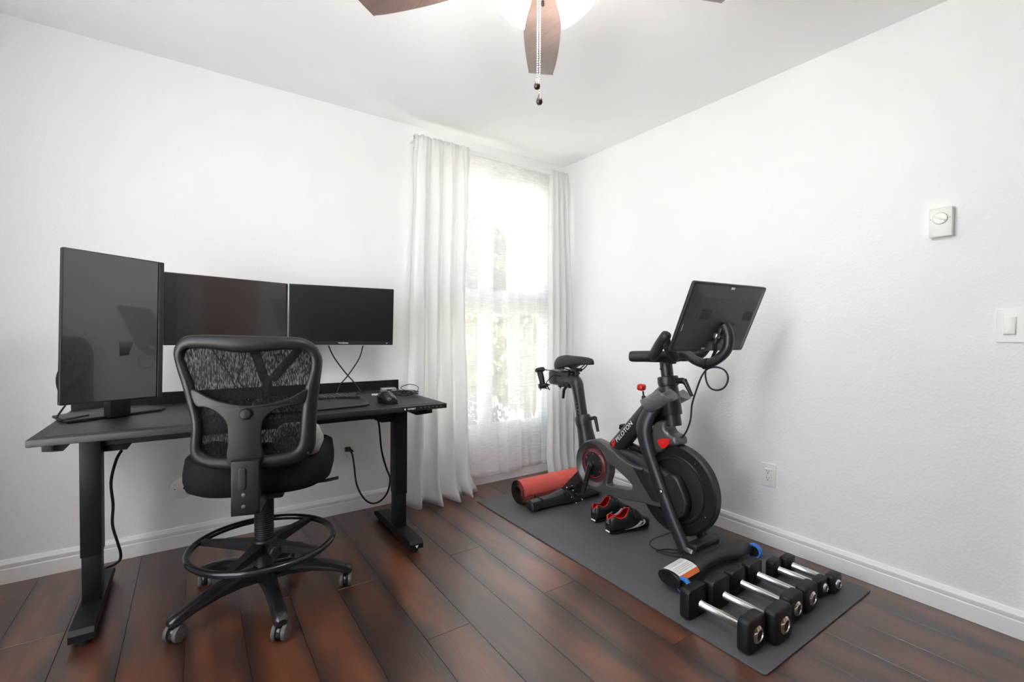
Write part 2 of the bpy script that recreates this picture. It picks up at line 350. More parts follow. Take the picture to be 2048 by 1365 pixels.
M['leaf_grey'] = pmat('leaf_blue_grey', (.06, .07, .085), .5, var=.3, scale=9)
M['bark'] = pmat('bark', (.10, .07, .05), .9, var=.3, scale=30)
M['bounce_patio'] = pmat('bounce_concrete', (.70, .69, .67), .9, var=.06, scale=4)  # pale so the added slab throws sunlight upward
M['grass'] = pmat('dry_lawn', (.36, .34, .28), .9, var=.4, scale=12)
M['fence'] = pmat('fence_wood', (.36, .30, .23), .8, var=.2, scale=20)
M['house_wall'] = pmat('neighbour_stucco', (.52, .53, .53), .8, var=.05, scale=6)

# ------------------------------------------------------------------ the room
RX, LX, BY, FY, H = 0.0, -3.42, 0.0, -3.66, 2.44
T = .14
floor = struct(MB().box(LX-T, RX+T, FY-T, BY+T, -.12, -.0125).build('floor', M['dark_wood'], None, 0))
PW = .178
def plank(x0, x1, y0, y1):
    MB().obox(((x0+x1)/2, (y0+y1)/2, -.006), (x1-x0-.0014, y1-y0-.0014, .012), None, .0005, 1).build('plank', M['floor'], floor, 0, local=True)
known = {1: [-1.362], 2: [-.845], 4: [-1.363], 5: [-.856], 0: [-1.873], 3: [-2.3]}
for k in range(-7, 14):
    x1 = -1.088 - PW*(k-1); x0 = x1-PW
    x0c, x1c = max(x0, LX), min(x1, RX)
    if x1c-x0c < .01: continue
    js = list(known.get(k, [random.uniform(-2.2, -.5)]))
    js += [j-1.83 for j in js if j-1.83 > FY+.2] + [j+1.83 for j in js if j+1.83 < BY-.2]
    ys = sorted([FY] + js + [BY])
    for a, b in zip(ys[:-1], ys[1:]): plank(x0c, x1c, a, b)
struct(MB().box(LX-T, RX+T, FY-T, BY+T, H, H+.12).build('ceiling', M['ceiling'], None, 0))
# back wall with window opening
WX0, WX1, WZ0, WZ1 = -1.292, -.13, .33, 2.305
wb = MB()
wb.box(LX-T, WX0, BY, BY+T, 0, H); wb.box(WX1, RX+T, BY, BY+T, 0, H); wb.box(WX0, WX1, BY, BY+T, 0, WZ0); wb.box(WX0, WX1, BY, BY+T, WZ1, H)
struct(wb.build('wall_back', M['wall'], None, 0, merge=False))
# right wall with door opening
DY0, DY1, DZ = -3.46, -2.640, 2.04
wr = MB(); wr.box(RX, RX+T, DY1, BY, 0, H); wr.box(RX, RX+T, FY-T, DY0, 0, H); wr.box(RX, RX+T, DY0, DY1, DZ, H)
struct(wr.build('wall_right', M['wall'], None, 0, merge=False))
VY0, VY1 = -2.55, -1.05  # left wall opening for the added, unseen window
wl_ = MB(); wl_.box(LX-T, LX, FY-T, VY0, 0, H); wl_.box(LX-T, LX, VY1, BY, 0, H); wl_.box(LX-T, LX, VY0, VY1, 0, .33); wl_.box(LX-T, LX, VY0, VY1, 2.305, H)
struct(wl_.build('wall_left', M['wall'], None, 0, merge=False))
CX0, CX1, CZ = -3.0, -.10, 2.05
wf = MB(); wf.box(LX, CX0, FY-T, FY, 0, H); wf.box(CX1, RX, FY-T, FY, 0, H); wf.box(CX0, CX1, FY-T, FY, CZ, H)
struct(wf.build('wall_front', M['wall'], None, 0, merge=False))
# door in right wall, casing, closet doors behind the camera
d1 = struct(MB().box(RX+.03, RX+.07, DY0+.005, DY1-.005, .008, DZ-.005, .002, 1).build('door_1', M['door_wood'], None, 0))
for z0, z1 in ((.16, .95), (1.1, 1.9)):
    for ya, yb in ((DY0+.11, DY0+.37), (DY0+.45, DY0+.71)):
        MB().box(RX+.022, RX+.032, ya, yb, z0, z1, .006, 2).build('door_panel', M['door_wood'], d1)
hd = MB(); hd.lathe([(.026, 0), (.026, .006), (.010, .01), (.010, .035), (.024, .045), (.028, .06), (.018, .072)], (RX+.03, DY1-.07, .96), (-1, 0, 0), 20); hd.build('door_knob', M['steel'], d1)
tr = MB()
for ya, yb in ((DY1-.002, DY1+.068), (DY0-.068, DY0+.002)): tr.box(RX-.016, RX, ya, yb, 0, DZ+.068, .004, 2)
tr.box(RX-.016, RX, DY0, DY1, DZ-.002, DZ+.068, .004, 2)
struct(tr.build('trim_1', M['trim'], None, 30))
for i, (xa, xb, yo) in enumerate(((CX0, -1.52, -.05), (-1.58, CX1, -.10))):
    d = struct(MB().box(xa+.004, xb-.004, FY+yo-.03, FY+yo, .01, CZ-.006, .002, 1).build('door_%d' % (i+2), M['dark_wood'], None, 0))
    MB().lathe([(.03, 0), (.03, .003), (.022, .003), (.02, .001)], (xb-.12 if i == 0 else xa+.12, FY+yo, 1.0), (0, 1, 0), 20).build('finger_pull', M['steel'], d)
bp = [(0, 0), (.014, 0), (.014, .062), (.0115, .066), (.013, .070), (.013, .084), (.009, .092), (.006, .100), (0, .102)]
def baseboard(name, a, b, nrm):
    a, b, nrm = Vector(a), Vector(b), Vector(nrm)
    struct(MB().loft([[p + nrm*d + Vector((0, 0, z)) for d, z in bp] for p in (a, b)]).build(name, M['trim'], None, 25))
baseboard('baseboard_back', (LX, BY, 0), (RX, BY, 0), (0, -1, 0))
baseboard('baseboard_right', (RX, BY-.014, 0), (RX, DY1+.068, 0), (-1, 0, 0))
baseboard('baseboard_left', (LX, FY, 0), (LX, BY-.014, 0), (1, 0, 0))
# window: frame with mullion and mid rail, four panes
win = thing('window_1', None, None, (-.711, .04, WZ0)); struct(win)
cl, cr_ = (-1.216, -.756), (-.665, -.205); lo, hi = (.415, 1.25), (1.40, 2.23)
def fr(name, x0, x1, z0, z1, y0=.015, y1=.075): MB().box(x0, x1, y0, y1, z0, z1, .004, 2).build(name, M['vinyl'], win, 30)
fr('frame_side', WX0, cl[0], WZ0, WZ1); fr('frame_side', cr_[1], WX1, WZ0, WZ1)
fr('frame_rail', cl[0], cr_[1], WZ0, lo[0]); fr('frame_rail', cl[0], cr_[1], hi[1], WZ1)
fr('mullion', cl[1], cr_[0], lo[0], hi[1], .01, .075); fr('mid_rail', cl[0], cl[1], lo[1], hi[0], .01, .075); fr('mid_rail', cr_[0], cr_[1], lo[1], hi[0], .01, .075)
for cx in (cl, cr_):
    for cz in (lo, hi):
        MB().box(cx[0]-.005, cx[1]+.005, .043, .047, cz[0]-.005, cz[1]+.005).build('pane', M['dimming_glass'], win, 0)
        s_ = MB()
        for x0, x1, z0, z1 in ((cx[0], cx[1], cz[0], cz[0]+.012), (cx[0], cx[1], cz[1]-.012, cz[1]), (cx[0], cx[0]+.012, cz[0], cz[1]), (cx[1]-.012, cx[1], cz[0], cz[1])): s_.box(x0, x1, .03, .042, z0, z1)
        s_.build('glazing_bead', M['vinyl'], win, 0, merge=False)
w2 = thing('added_light_window', None, None, (LX-.05, (VY0+VY1)/2, .33)); struct(w2)  # unseen window added to brighten the room with extra daylight
ym_ = (VY0+VY1)/2
for y0, y1, z0, z1 in ((VY0, VY0+.05, .33, 2.305), (VY1-.05, VY1, .33, 2.305), (VY0+.05, VY1-.05, .33, .39), (VY0+.05, VY1-.05, 2.245, 2.305), (ym_-.04, ym_+.04, .39, 2.245)): MB().box(LX-.075, LX-.015, y0, y1, z0, z1, .004, 2).build('frame_bar', M['vinyl'], w2, 30)
for y0, y1 in ((VY0+.05, ym_-.04), (ym_+.04, VY1-.05)): MB().box(LX-.047, LX-.043, y0, y1, .39, 2.245).build('pane', M['glass'], w2, 0)
# window sill block outside the frame, inside the wall thickness
struct(MB().box(WX0, WX1, .075, BY+T+.03, WZ0-.03, WZ0+.01, .003, 1).build('trim_2', M['trim'], None, 0))
# ------------------------------------------------------------------ garden outside the window
struct(MB().box(-14, 14, -14, 16, -.45, -.35).build('ground', M['grass'], None, 0))
struct(MB().box(-13, LX-T, -12, 6, -.35, -.13).build('bounce_patio', M['bounce_patio'], None, 0))  # unseen slab added as a reflector, bouncing sunlight onto the ceiling
def leaves(mb, n, c, rad, size, seed):
    rnd = random.Random(seed)
    for _ in range(n):
        d = Vector((rnd.gauss(0, 1), rnd.gauss(0, 1), rnd.gauss(0, 1))).normalized()*rnd.uniform(.35, 1)**.5
        p = Vector(c) + Vector((d.x*rad[0], d.y*rad[1], d.z*rad[2])); s = size*rnd.uniform(.6, 1.3)
        q = Euler((rnd.uniform(0, 6), rnd.uniform(0, 6), rnd.uniform(0, 6))).to_matrix()
        mb.add([p+q @ Vector(v)*s for v in ((-1, 0, 0), (-.2, .36, .08), (1, 0, 0), (-.2, -.36, .08))], [[0, 1, 2, 3]])
def shrub(name, label, c, rad, mat, n, size, seed, trunk=True, trunk_h=None, cat='shrub'):
    t = thing(name, label, cat, (c[0], c[1], -.35))
    mb = MB(); leaves(mb, n, c, rad, size, seed); mb.build('foliage', M[mat], t, 0, merge=False)
    rnd = random.Random(seed+1); st = MB()
    for k in range(4):
        a = Vector((c[0]+rnd.uniform(-.05, .05), c[1]+rnd.uniform(-.05, .05), -.36)); b = Vector((c[0]+rnd.uniform(-.5, .5)*rad[0], c[1]+rnd.uniform(-.5, .5)*rad[1], c[2]+rnd.uniform(-.1, .6)*rad[2]))
        st.tube([a, (a+b)/2+Vector((rnd.uniform(-.1, .1), 0, .05)), b], [.035, .028, .012] if trunk_h is None else [.11, .08, .03], 7)
    st.build('stems', M['bark'], t)
shrub('garden_shrub', 'yellow-green leafy bush outside the left lower window pane', (.45, 2.4, .75), (.6, .6, .62), 'leaf_yellow', 1500, .10, 3)
shrub('garden_shrub', 'tall loose green bush outside the right lower window pane', (1.80, 2.9, .7), (.70, .6, .85), 'leaf', 1300, .11, 5)
shrub('garden_shrub', 'low blue-grey bush at the foot of the left window pane', (.0, 1.45, .05), (.42, .32, .38), 'leaf_grey', 900, .06, 8)
shrub('garden_tree', 'tree with pale loose crown beyond the upper left pane', (2.1, 5.6, 2.5), (1.1, 1.1, 1.15), 'leaf', 1700, .16, 11, trunk_h=2, cat='tree')
fence = thing('garden_fence', 'low plank fence behind the garden bushes', 'fence', (1.5, 4.2, -.35))
for k in range(6):
    z = -.2+.26*k; MB().box(-2.2, 5.2, 4.2, 4.225, z, z+.235, .004, 1).build('board', M['fence'], fence, 0)
for x in (-1.9, -.2, 1.5, 3.2, 4.9): MB().box(x-.045, x+.045, 4.227, 4.30, -.36, 1.42, .004, 1).build('post', M['fence'], fence, 0)
hs = thing('neighbour_house', 'pale stucco house wall beyond the fence at right', 'house', (6.4, 7.2, -.35))
MB().box(3.9, 9, 7.0, 7.3, -.36, 4.6).build('wall', M['house_wall'], hs, 0)
MB().box(3.6, 9.3, 6.6, 7.7, 4.6, 4.75).build('eave', M['fence'], hs, 0)

# ------------------------------------------------------------------ curtains and rod
rod = thing('curtain_rod', 'flat white curtain rod above the window', 'curtain rod', (-.70, -.05, 2.335))
MB().box(-1.325, -.045, -.086, -.078, 2.318, 2.346, .002, 1).build('rail', M['vinyl'], rod)
for x in (-1.325, -.053): MB().box(x, x+.008, -.086, 0, 2.318, 2.346, .002, 1).build('return_bracket', M['vinyl'], rod)
def curtain(name, label, keys, folds, amp, seed, mat, ny=140, nz=60, z0=.012, top=2.352, yb=(-.105, -.13), header=True, hem=None):
    # keys: list of (z, xl, xr)
    rnd = random.Random(seed); ph = [rnd.uniform(0, 6.28) for _ in range(6)]
    ks = sorted(keys)
    def ext(z):
        for (za, la, ra), (zb, lb, rb) in zip(ks[:-1], ks[1:]):
            if z <= zb:
                t = max(0, (z-za)/(zb-za)); t = t*t*(3-2*t); return la+(lb-la)*t, ra+(rb-ra)*t
        return ks[-1][1:]
    def f(u, v):
        z = z0+(top-z0)*v; l, r = ext(z); s_ = 1-v
        uu = u + .018*math.sin(2*PI*(u*3+v*1.1)+ph[0])*s_
        x = l+(r-l)*uu
        w = math.sin(2*PI*folds*u+ph[1]+.5*math.sin(3*v+ph[2])) + .22*math.sin(2*PI*folds*2.1*u+ph[3]+v*1.5)
        fine = .25*math.sin(2*PI*folds*3.3*u+ph[4])*max(0, v-.75)*4
        a = amp*(.40+.85*s_**.8)
        if header and v > .965: a *= .45
        y = yb[0]+(yb[1]-yb[0])*s_ + a*w + amp*fine*.4 + .008*math.sin(7*v+5*u+ph[5])*s_
        if header and s_ > .94: y -= (s_-.94)*.7*(.4+.6*math.sin(u*9+ph[0])**2)
        return Vector((x, min(y, -.022), z + (.006*math.sin(u*23+ph[2]) if v < .01 else 0) + (.004*math.sin(u*60) if v > .995 else 0)))
    mb = MB(); mb.grid(f, ny, nz)
    o = mb.build(name, M[mat], None, 60, merge=False)
    md = o.modifiers.new('thickness', 'SOLIDIFY'); md.thickness = .0015 if mat == 'curtain' else .0004
    return tag(o, label, 'curtain')
curtain('window_curtain', 'thick white curtain hanging left of the window beside the desk', [(0, -1.405, -.885), (.12, -1.392, -.925), (.5, -1.385, -.935), (1.3, -1.36, -.955), (2.1, -1.335, -.925), (2.35, -1.325, -.925)], 4.2, .042, 4, 'curtain', yb=(-.100, -.165))
curtain('window_curtain', 'thick white curtain hanging in the corner beside the exercise bike', [(0, -.262, -.015), (.12, -.268, -.012), (.5, -.262, -.012), (1.3, -.245, -.02), (2.1, -.235, -.045), (2.35, -.225, -.055)], 3.5, .026, 9, 'curtain', ny=90, yb=(-.100, -.145))
curtain('sheer_curtain', 'see-through white sheer over the left part of the window', [(0, -1.22, -.455), (.6, -1.22, -.475), (1.6, -1.22, -.49), (2.33, -1.22, -.495)], 6, .0065, 14, 'sheer', ny=160, z0=.075, top=2.325, yb=(-.076, -.072), header=False)
curtain('sheer_curtain', 'see-through white sheer over the right part of the window', [(0, -.545, -.12), (.6, -.56, -.12), (1.6, -.585, -.12), (2.33, -.59, -.12)], 5, .0055, 21, 'sheer', ny=120, z0=.075, top=2.325, yb=(-.040, -.038), header=False)

# ------------------------------------------------------------------ wall plates
def duplex(name, label, loc, nrm, w=.08, h=.123, round_=False, plug_top=False):
    # local frame on the wall: a = along wall, z up, n = outwards
    n = Vector(nrm); a = Vector((0, 0, 1)).cross(n)*-1
    t = thing(name, label, 'outlet', loc); o = Vector(loc)
    mp = lambda d: (lambda q: o + a*q[0] + Vector((0, 0, q[1])) + n*(d+q[2]))
    MB().plate([rrect(w, h, .004)], mp(.003), .003, .002).build('cover_plate', M['plate'], t)
    if True:
        ins = MB().plate([rrect(.034, .067, .003)], mp(.0065), .0018, .0008).build('receptacle', M['plate'], t)
        for cz in (-.018, .018):
            s = MB()
            for dx, hh in ((-.0065, .0075), (.0065, .0095)): s.obox(o + a*dx + Vector((0, 0, cz+.004)) + n*.0083, (.0022 if abs(n.y) else .0006, .0006 if abs(n.y) else .0022, hh))
            s.cyl(o + Vector((0, 0, cz-.0075)) + n*.0080, o + Vector((0, 0, cz-.0075)) + n*.0087, .0026, n=10)
            s.build('slots', M['dark_print'], t, 0, merge=False)
    for sz in (-1, 1): MB().lathe([(.003, 0), (.003, .0008), (.001, .0012)], o + Vector((0, 0, sz*.049)) + n*.006, n, 10).build('screw', M['plate'], t)
    return t
duplex('wall_outlet', 'white double outlet on the wall beneath the desk with a black plug', (-1.714, 0, .368), (0, -1, 0), .082, .135)
duplex('wall_outlet', 'white double outlet on the right wall beside the bike flywheel', (0, -1.655, .366), (-1, 0, 0), .078, .122)
t = thing('blank_wall_plate', 'round cream wall plate low on the wall behind the office chair', 'wall plate', (-2.528, 0, .296))
MB().lathe([(.052, 0), (.052, .003), (.046, .007), (.012, .008), (.001, .008)], (-2.528, 0, .296), (0, -1, 0), 40).build('disc', M['plate'], t)
MB().cyl((-2.520, -.0075, .298), (-2.520, -.0092, .298), .0065, n=14).build('center_hole', M['dark_print'], t)
for dx in (-.032, .032): MB().cyl((-2.528+dx, -.006, .297), (-2.528+dx, -.0088, .297), .0025, n=10).build('screw', M['dark_print'], t)
t = thing('thermostat', 'small white dial thermostat on the right wall', 'thermostat', (0, -2.316, 1.556))
MB().box(-.030, -.0, -2.352, -2.280, 1.498, 1.614, .004, 2).build('body', M['plate'], t)
MB().lathe([(.022, 0), (.022, .004), (.020, .006), (.001, .0065)], (-.030, -2.316, 1.570), (-1, 0, 0), 36).build('dial', M['plate'], t)
MB().lathe([(.0236, 0), (.0236, .0012), (.0222, .0012), (.0222, 0)], (-.0300, -2.316, 1.570), (-1, 0, 0), 36, caps=False).build('dial_rim', M['grey_print'], t)
MB().obox((-.038, -2.316, 1.570), (.007, .0065, .036), (math.radians(-58), 0, 0), .002, 2).build('dial_grip', M['plate'], t)
for dy in (-.029, .029): MB().cyl((-.0300, -2.316+dy, 1.570), (-.0306, -2.316+dy, 1.570), .0018, n=8).build('screw', M['grey_print'], t)
t = thing('light_switch', 'white wide rocker light switch plate at the right edge', 'light switch', (0, -2.535, 1.142))
yz = lambda d: (lambda q: Vector((-d-q[2], -2.535-q[0]*1.0, 1.142+q[1])))
MB().plate([rrect(.118, .125, .004)], yz(.003), .003, .002).build('cover_plate', M['plate'], t)
MB().obox((-.008, -2.5117, 1.142), (.004, .034, .067), None, .001, 1).build('rocker_bezel', M['plate'], t)
MB().obox((-.0105, -2.5117, 1.142), (.006, .030, .063), (0, math.radians(3.5), 0), .0015, 2).build('rocker', M['plate'], t)
for z in (1.094, 1.19): MB().cyl((-.0055, -2.5117, z), (-.0068, -2.5117, z), .003, n=10).build('screw', M['plate'], t)

# ------------------------------------------------------------------ standing desk
DX0, DX1, DYF, DYB, DZT = -2.925, -1.435, -.785, -.10, .745
desk = thing('standing_desk', 'long black standing desk with metal legs against the wall', 'desk', (-2.18, -.44, 0))
MB().box(DX0, DX1, DYF, DYB, DZT-.024, DZT, .0025, 2).build('tabletop', M['desk'], desk)
MB().box(DX0+.035, DX1-.03, DYF+.035, DYB-.02, DZT-.001, DZT+.0016, .0006, 1).build('surface_mat', M['desk'], desk)
MB().box(DX0+.0, DX1+.008, DYB-.004, DYB+.012, DZT-.03, .802, .0015, 1).build('rear_panel', M['desk_metal'], desk)
for lx in (-2.806, -1.571):
    leg = MB().box(lx-.031, lx+.031, -.53, -.445, .235, DZT-.022, .003, 2).build('leg', M['desk_metal'], desk)
    MB().box(lx-.028, lx+.028, -.526, -.449, .055, .24, .003, 2).build('lower_tube', M['desk_metal'], leg)
    MB().box(lx-.027, lx+.029, -.445, -.43, .26, DZT-.022, .002, 1).build('cable_channel', M['cover_dark'], leg)
    br = [(.0, 0), (.13, 0), (.121, -.075), (.104, -.100), (.0, -.100)] if lx < -2 else [(.0, 0), (-.14, 0), (-.125, -.085), (-.09, -.102), (.0, -.102)]
    MB().plate([br], lambda q, lx=lx: Vector((lx+q[0], -.455+q[2], DZT-.024+q[1])), .022, .002).build('support_bracket', M['desk_metal'], desk)
    rx = -2.90 if lx < -2 else -1.462
    MB().plate([[(-.64, .721), (-.64, .676), (-.50, .645), (-.18, .645), (-.18, .721)]], lambda q, rx=rx: Vector((rx+q[2], q[0], q[1])), .016, .002).build('side_rail', M['desk_metal'], desk)
    ft = MB(); ft.loft([[Vector((x, y, z)) for x, z in ((lx-.034, z0), (lx+.034, z0), (lx+.034, z1), (lx-.034, z1))] for y, z0, z1 in ((-.735, .022, .046), (-.722, .022, .062), (-.25, .022, .062), (-.185, .022, .040))])
    ft.build('foot', M['desk_metal'], desk, 20)
    for y in (-.70, -.22): MB().cyl((lx, y, 0), (lx, y, .024), .020, n=16).build('glide', M['rubber'], desk)
MB().plate([[(-.008, .006), (.008, .006), (0, -.008)]], lambda q: Vector((-1.571+q[0], -.7355-q[2], .034+q[1])), .0006).build('foot_badge', M['white_print'], desk, 0)
MB().box(-2.775, -1.60, -.50, -.44, .648, DZT-.023, .003, 1).build('crossbar', M['desk_metal'], desk)
MB().box(-1.665, -1.445, DYF-.003, DYF+.01, DZT-.022, DZT-.002, .001, 1).build('control_panel', M['black_gloss'], desk)
pn = MB().text('FAMISKY', .0105, lambda q: Vector((-1.623+q[0], DYF-.0034-q[2], DZT-.0125+q[1])), .0002, .15)
pn.plate([[(-.0035, .004), (.0035, .004), (.0035, -.001), (0, -.005), (-.0035, -.001)]], lambda q: Vector((-1.656+q[0], DYF-.0034-q[2], DZT-.012+q[1])), .0003); pn.build('panel_lettering', M['white_print'], desk, 0)
for i in range(6): MB().cyl((-1.575+.021*i, DYF-.003, DZT-.011), (-1.575+.021*i, DYF-.0036, DZT-.011), .0017, n=8).build('panel_key', M['grey_print'], desk)
for i in range(7): MB().box(DX1-.085+.006*i, DX1-.075+.006*i, DYF+.10+.035*i, DYF+.125+.035*i, DZT+.0014, DZT+.0019).build('surface_icon', M['dark_print'], desk, 0)
MB().plate([circ(.03, 24), circ(.026, 24)], lambda q: Vector((-1.505+q[0], DYB-.0045-q[2], .777+q[1]*.5)), .0006).build('panel_print', M['cover_dark'], desk, 0)

for x_, w_ in ((541, .010), (547, .016)):
    q_ = on_plane(x_, 794, 1, DYB-.005); MB().obox(q_, (w_*.6, .001, .018), None, .0003, 1).build('panel_mark', M['white_print'], desk, 0)

# ------------------------------------------------------------------ monitors
def monitor(name, label, c, yaw, tilt, roll, w, h, chin, portrait=False, brand=True, smat='screen'):
    t = thing(name, label, 'monitor', c, rot=(Matrix.Rotation(yaw, 3, 'Z') @ Matrix.Rotation(tilt, 3, 'X') @ Matrix.Rotation(roll, 3, 'Y')).to_euler())
    xz = lambda y: (lambda q: Vector((q[0], y-q[2], q[1])))
    MB().plate([rrect(w, h, .005)], xz(.007), .0065, .0015).build('housing', M['black'], t, 35, True)
    MB().obox((0 if not portrait else -.01, .028, 0 if not portrait else 0), (w*.62, .036, h*.62), None, .012, 3).build('rear_bulge', M['black'], t, 35, True)
    b = .004
    if portrait:
        MB().plate([rrect(w-b*2-chin, h-b*2, .001)], lambda q: Vector((q[0]-chin/2, -.0002-q[2], q[1])), .0007).build('screen', M[smat], t, 0, True)
        MB().obox((w/2-chin/2, -.0012, 0), (chin-.002, .004, h-.002), None, .0008, 1).build('bezel', M['black'], t, 0, True)
    else:
        MB().plate([rrect(w-b*2, h-b-chin, .001)], lambda q: Vector((q[0], -.0002-q[2], q[1]+(chin-b)/2)), .0007).build('screen', M[smat], t, 0, True)
        MB().obox((0, -.0012, -h/2+chin/2), (w-.002, .004, chin-.001), None, .0008, 1).build('bezel', M['black'], t, 0, True)
        if brand:
            MB().text('ViewSonic', .0125, lambda q: Vector((q[0], -.0034-q[2], q[1]-h/2+chin/2)), .0002, 0).build('brand_lettering', M['white_print'], t, 0, True)
            MB().obox((w/2-.035, -.0034, -h/2+chin/2), (.006, .0006, .004)).build('power_mark', M['white_print'], t, 0, True)
    return t
monitor('computer_monitor', 'tall black monitor turned upright at the left end of the desk', (-2.716, -.624, 1.108), .585, -.011, .028, .324, .541, .020, True, smat='screen_gloss')
monitor('computer_monitor', 'middle wide black monitor behind the office chair with brown reflection', (-2.329, -.291, 1.192), .322, .017, .008, .542, .318, .022, smat='screen_semi')
monitor('computer_monitor', 'right wide black monitor with crossed cables below it', (-1.801, -.259, 1.186), -.152, .049, .008, .54, .32, .022)
# stand of the upright monitor
st = thing('monitor_stand', 'low black monitor stand with flat foot under the upright monitor', 'stand', (-2.76, -.50, DZT))
foot = [(-2.945, -.325), (-2.872, -.505), (-2.60, -.352), (-2.585, -.30), (-2.66, -.17), (-2.80, -.16)]
MB().plate([[(p[0], p[1]) for p in foot]], lambda q: Vector((q[0], q[1], DZT+.0075+q[2])), .005, .002).build('foot_plate', M['black'], st)
MB().obox((-2.735, -.43, .845), (.075, .045, .19), (0, 0, .62), .006, 2).build('column', M['black'], st)
MB().obox((-2.72, -.545, 1.03), (.075, .14, .06), (0, 0, .62), .006, 2).build('neck', M['black'], st)
MB().obox((-2.737, -.435, .98), (.075, .05, .16), (0, 0, .62), .006, 2).build('upper_column', M['black'], st)
# dual arm holding the two wide monitors
arm = thing('monitor_mount', 'black dual monitor arm clamped to the rear edge of the desk', 'monitor arm', (-2.16, -.13, DZT))
MB().box(-2.21, -2.11, -.17, -.09, DZT, DZT+.012, .003, 1).build('clamp_base', M['black'], arm)
MB().cyl((-2.16, -.135, DZT+.01), (-2.16, -.135, .86), .022, n=20).build('post', M['black'], arm)
def arm_seg(a, b, w): 
    a, b = Vector(a), Vector(b); d = b-a; q = d.to_track_quat('Y', 'Z').to_matrix()
    MB().obox((a+b)/2, (w*.6, d.length, w), q, .008, 2).build('lift_arm', M['black'], arm)
arm_seg((-2.17, -.14, .84), (-2.25, -.16, 1.10), .045)
arm_seg((-2.25, -.165, 1.10), (-2.325, -.235, 1.19), .04)
arm_seg((-2.14, -.14, .84), (-1.95, -.15, 1.07), .045)
arm_seg((-1.95, -.155, 1.07), (-1.80, -.205, 1.18), .04)
# ------------------------------------------------------------------ things on the desk
kb = thing('computer_keyboard', 'black curved ergonomic keyboard with palm rest on the desk', 'keyboard', (-2.03, -.58, DZT+.0016))
K0 = Vector((-2.03, -.58, DZT+.0016))
def kprof(u):  # u -1..1 along x
    x = u*.245; front = -.115-.012*math.cos(u*PI*.9); return x, front
secs = []
for i in range(25):
    u = -1+2*i/24; x, fy = kprof(u); e = 1-max(0, abs(u)-.9)*2.5; arch = .010*math.cos(u*PI/2)
    secs.append([K0+Vector((x, y*e, z)) for y, z in ((fy, 0), (fy-.004, .008), (fy+.03, .022+arch), (fy+.075, .028+arch), (.098, .032+arch*.6), (.112, .024), (.112, 0))])
MB().loft(secs).build('case', M['keyboard'], kb, 40)
kc = MB().obox((0, 0, 0), (.0165, .0165, .011), None, .003, 2)
keyproto = None
for r in range(5):
    for i in range(25):
        u = -1+2*(i+.5)/25
        if abs(u) > .93 or abs(u+.02) < .045 or (.40 < u < .44): continue
        arch = .010*math.cos(u*PI/2); loc = K0-WORLD_LOC[kb.name]+Vector((u*.24, -.020+r*.0225-.006*math.cos(u*PI*.9),   .0335+.0008*r+arch*(.95-.1*r)))
        if keyproto is None: keyproto = kc.build('key', M['keyboard'], kb, 40, True); o = keyproto
        else: o = keyproto.copy(); col.objects.link(o)
        o.location = loc; o.rotation_euler = (0, .10*u, -.08*math.copysign(1, u)*(1-abs(u)))
ms = thing('computer_mouse', 'black upright ergonomic mouse beside the keyboard', 'mouse', (-1.69, -.645, DZT+.0016), .25)
rings = []
for i in range(13):
    t_ = i/12; y = -.062+.124*t_; s = math.sin(PI*(.08+.84*t_))**.6; hgt = .018+.040*math.sin(PI*(.12+.72*t_))**1.1
    rings.append([Vector((s*(.040*math.cos(a)) - .010*max(0, math.sin(a)), y, max(0, .004+hgt*max(0, math.sin(a))**.75) if math.sin(a) > 0 else 0.001)) for a in [2*PI*k/20 for k in range(20)]])
MB().loft(rings).build('shell', M['black_gloss'], ms, 50, True)
MB().obox((-.012, .028, .056), (.004, .03, .004), (.35, .2, .1), .0015, 2).build('scroll_wheel', M['grey_print'], ms, 35, True)
MB().plate([[(.04*math.cos(2*PI*k/24), .06*math.sin(2*PI*k/24)) for k in range(24)]], lambda q: Vector((q[0], q[1], .0035+q[2])), .0035, .001).build('base', M['rubber'], ms, 35, True)
def cable(name, label, pts, r=.003, mat='rubber', n=8, k=8):
    o = MB().tube(catmull(pts, k), r, n).build(name, M[mat], None, 60); return tag(o, label, 'cable')
cable('mouse_cable', 'thin black cable curving from the mouse over the desk', [(-1.672, -.58, .780), (-1.665, -.50, .79), (-1.675, -.40, .785), (-1.72, -.28, .766), (-1.85, -.20, .7507), (-2.05, -.17, .7507)], .0022)
us = thing('usb_connector', 'small white plug lying between mouse and keyboard', 'plug', (-1.655, -.345, DZT+.0016), -.5)
MB().obox((0, 0, .006), (.034, .014, .009), None, .0015, 1).build('shell', M['plate'], us, 35, True); MB().obox((.024, 0, .006), (.016, .011, .0045), None, .0008, 1).build('metal_tip', M['steel'], us, 35, True)
cable('plug_cable', 'short thin black cable behind the mouse', [(-1.638, -.352, .752), (-1.605, -.37, .757), (-1.58, -.36, .762), (-1.56, -.33, .7505), (-1.60, -.25, .7500), (-1.70, -.22, .7500)], .002)
ad = thing('small_adapter', 'flat silver adapter box near the rear corner of the desk', 'adapter', (-1.535, -.22, DZT+.0016), -.12)
MB().obox((0, 0, .0125), (.085, .05, .022), None, .003, 2).build('case', M['silver_box'], ad, 35, True); MB().obox((0, -.0252, .0125), (.03, .001, .009)).build('port', M['dark_print'], ad, 0, True)
rnd = random.Random(5); pts = []
for i in range(46):
    a = i*.82; rr = .055+.018*math.sin(i*1.7); pts.append((-1.515+rr*math.cos(a)*1.05, -.42+rr*1.5*math.sin(a), .7497+.003+.020*abs(math.sin(i*.55))*(.3+.7*(i/46))))
pts += [(-1.50, -.33, .775), (-1.46, -.36, .800), (-1.44, -.44, .79), (-1.47, -.47, .757)]
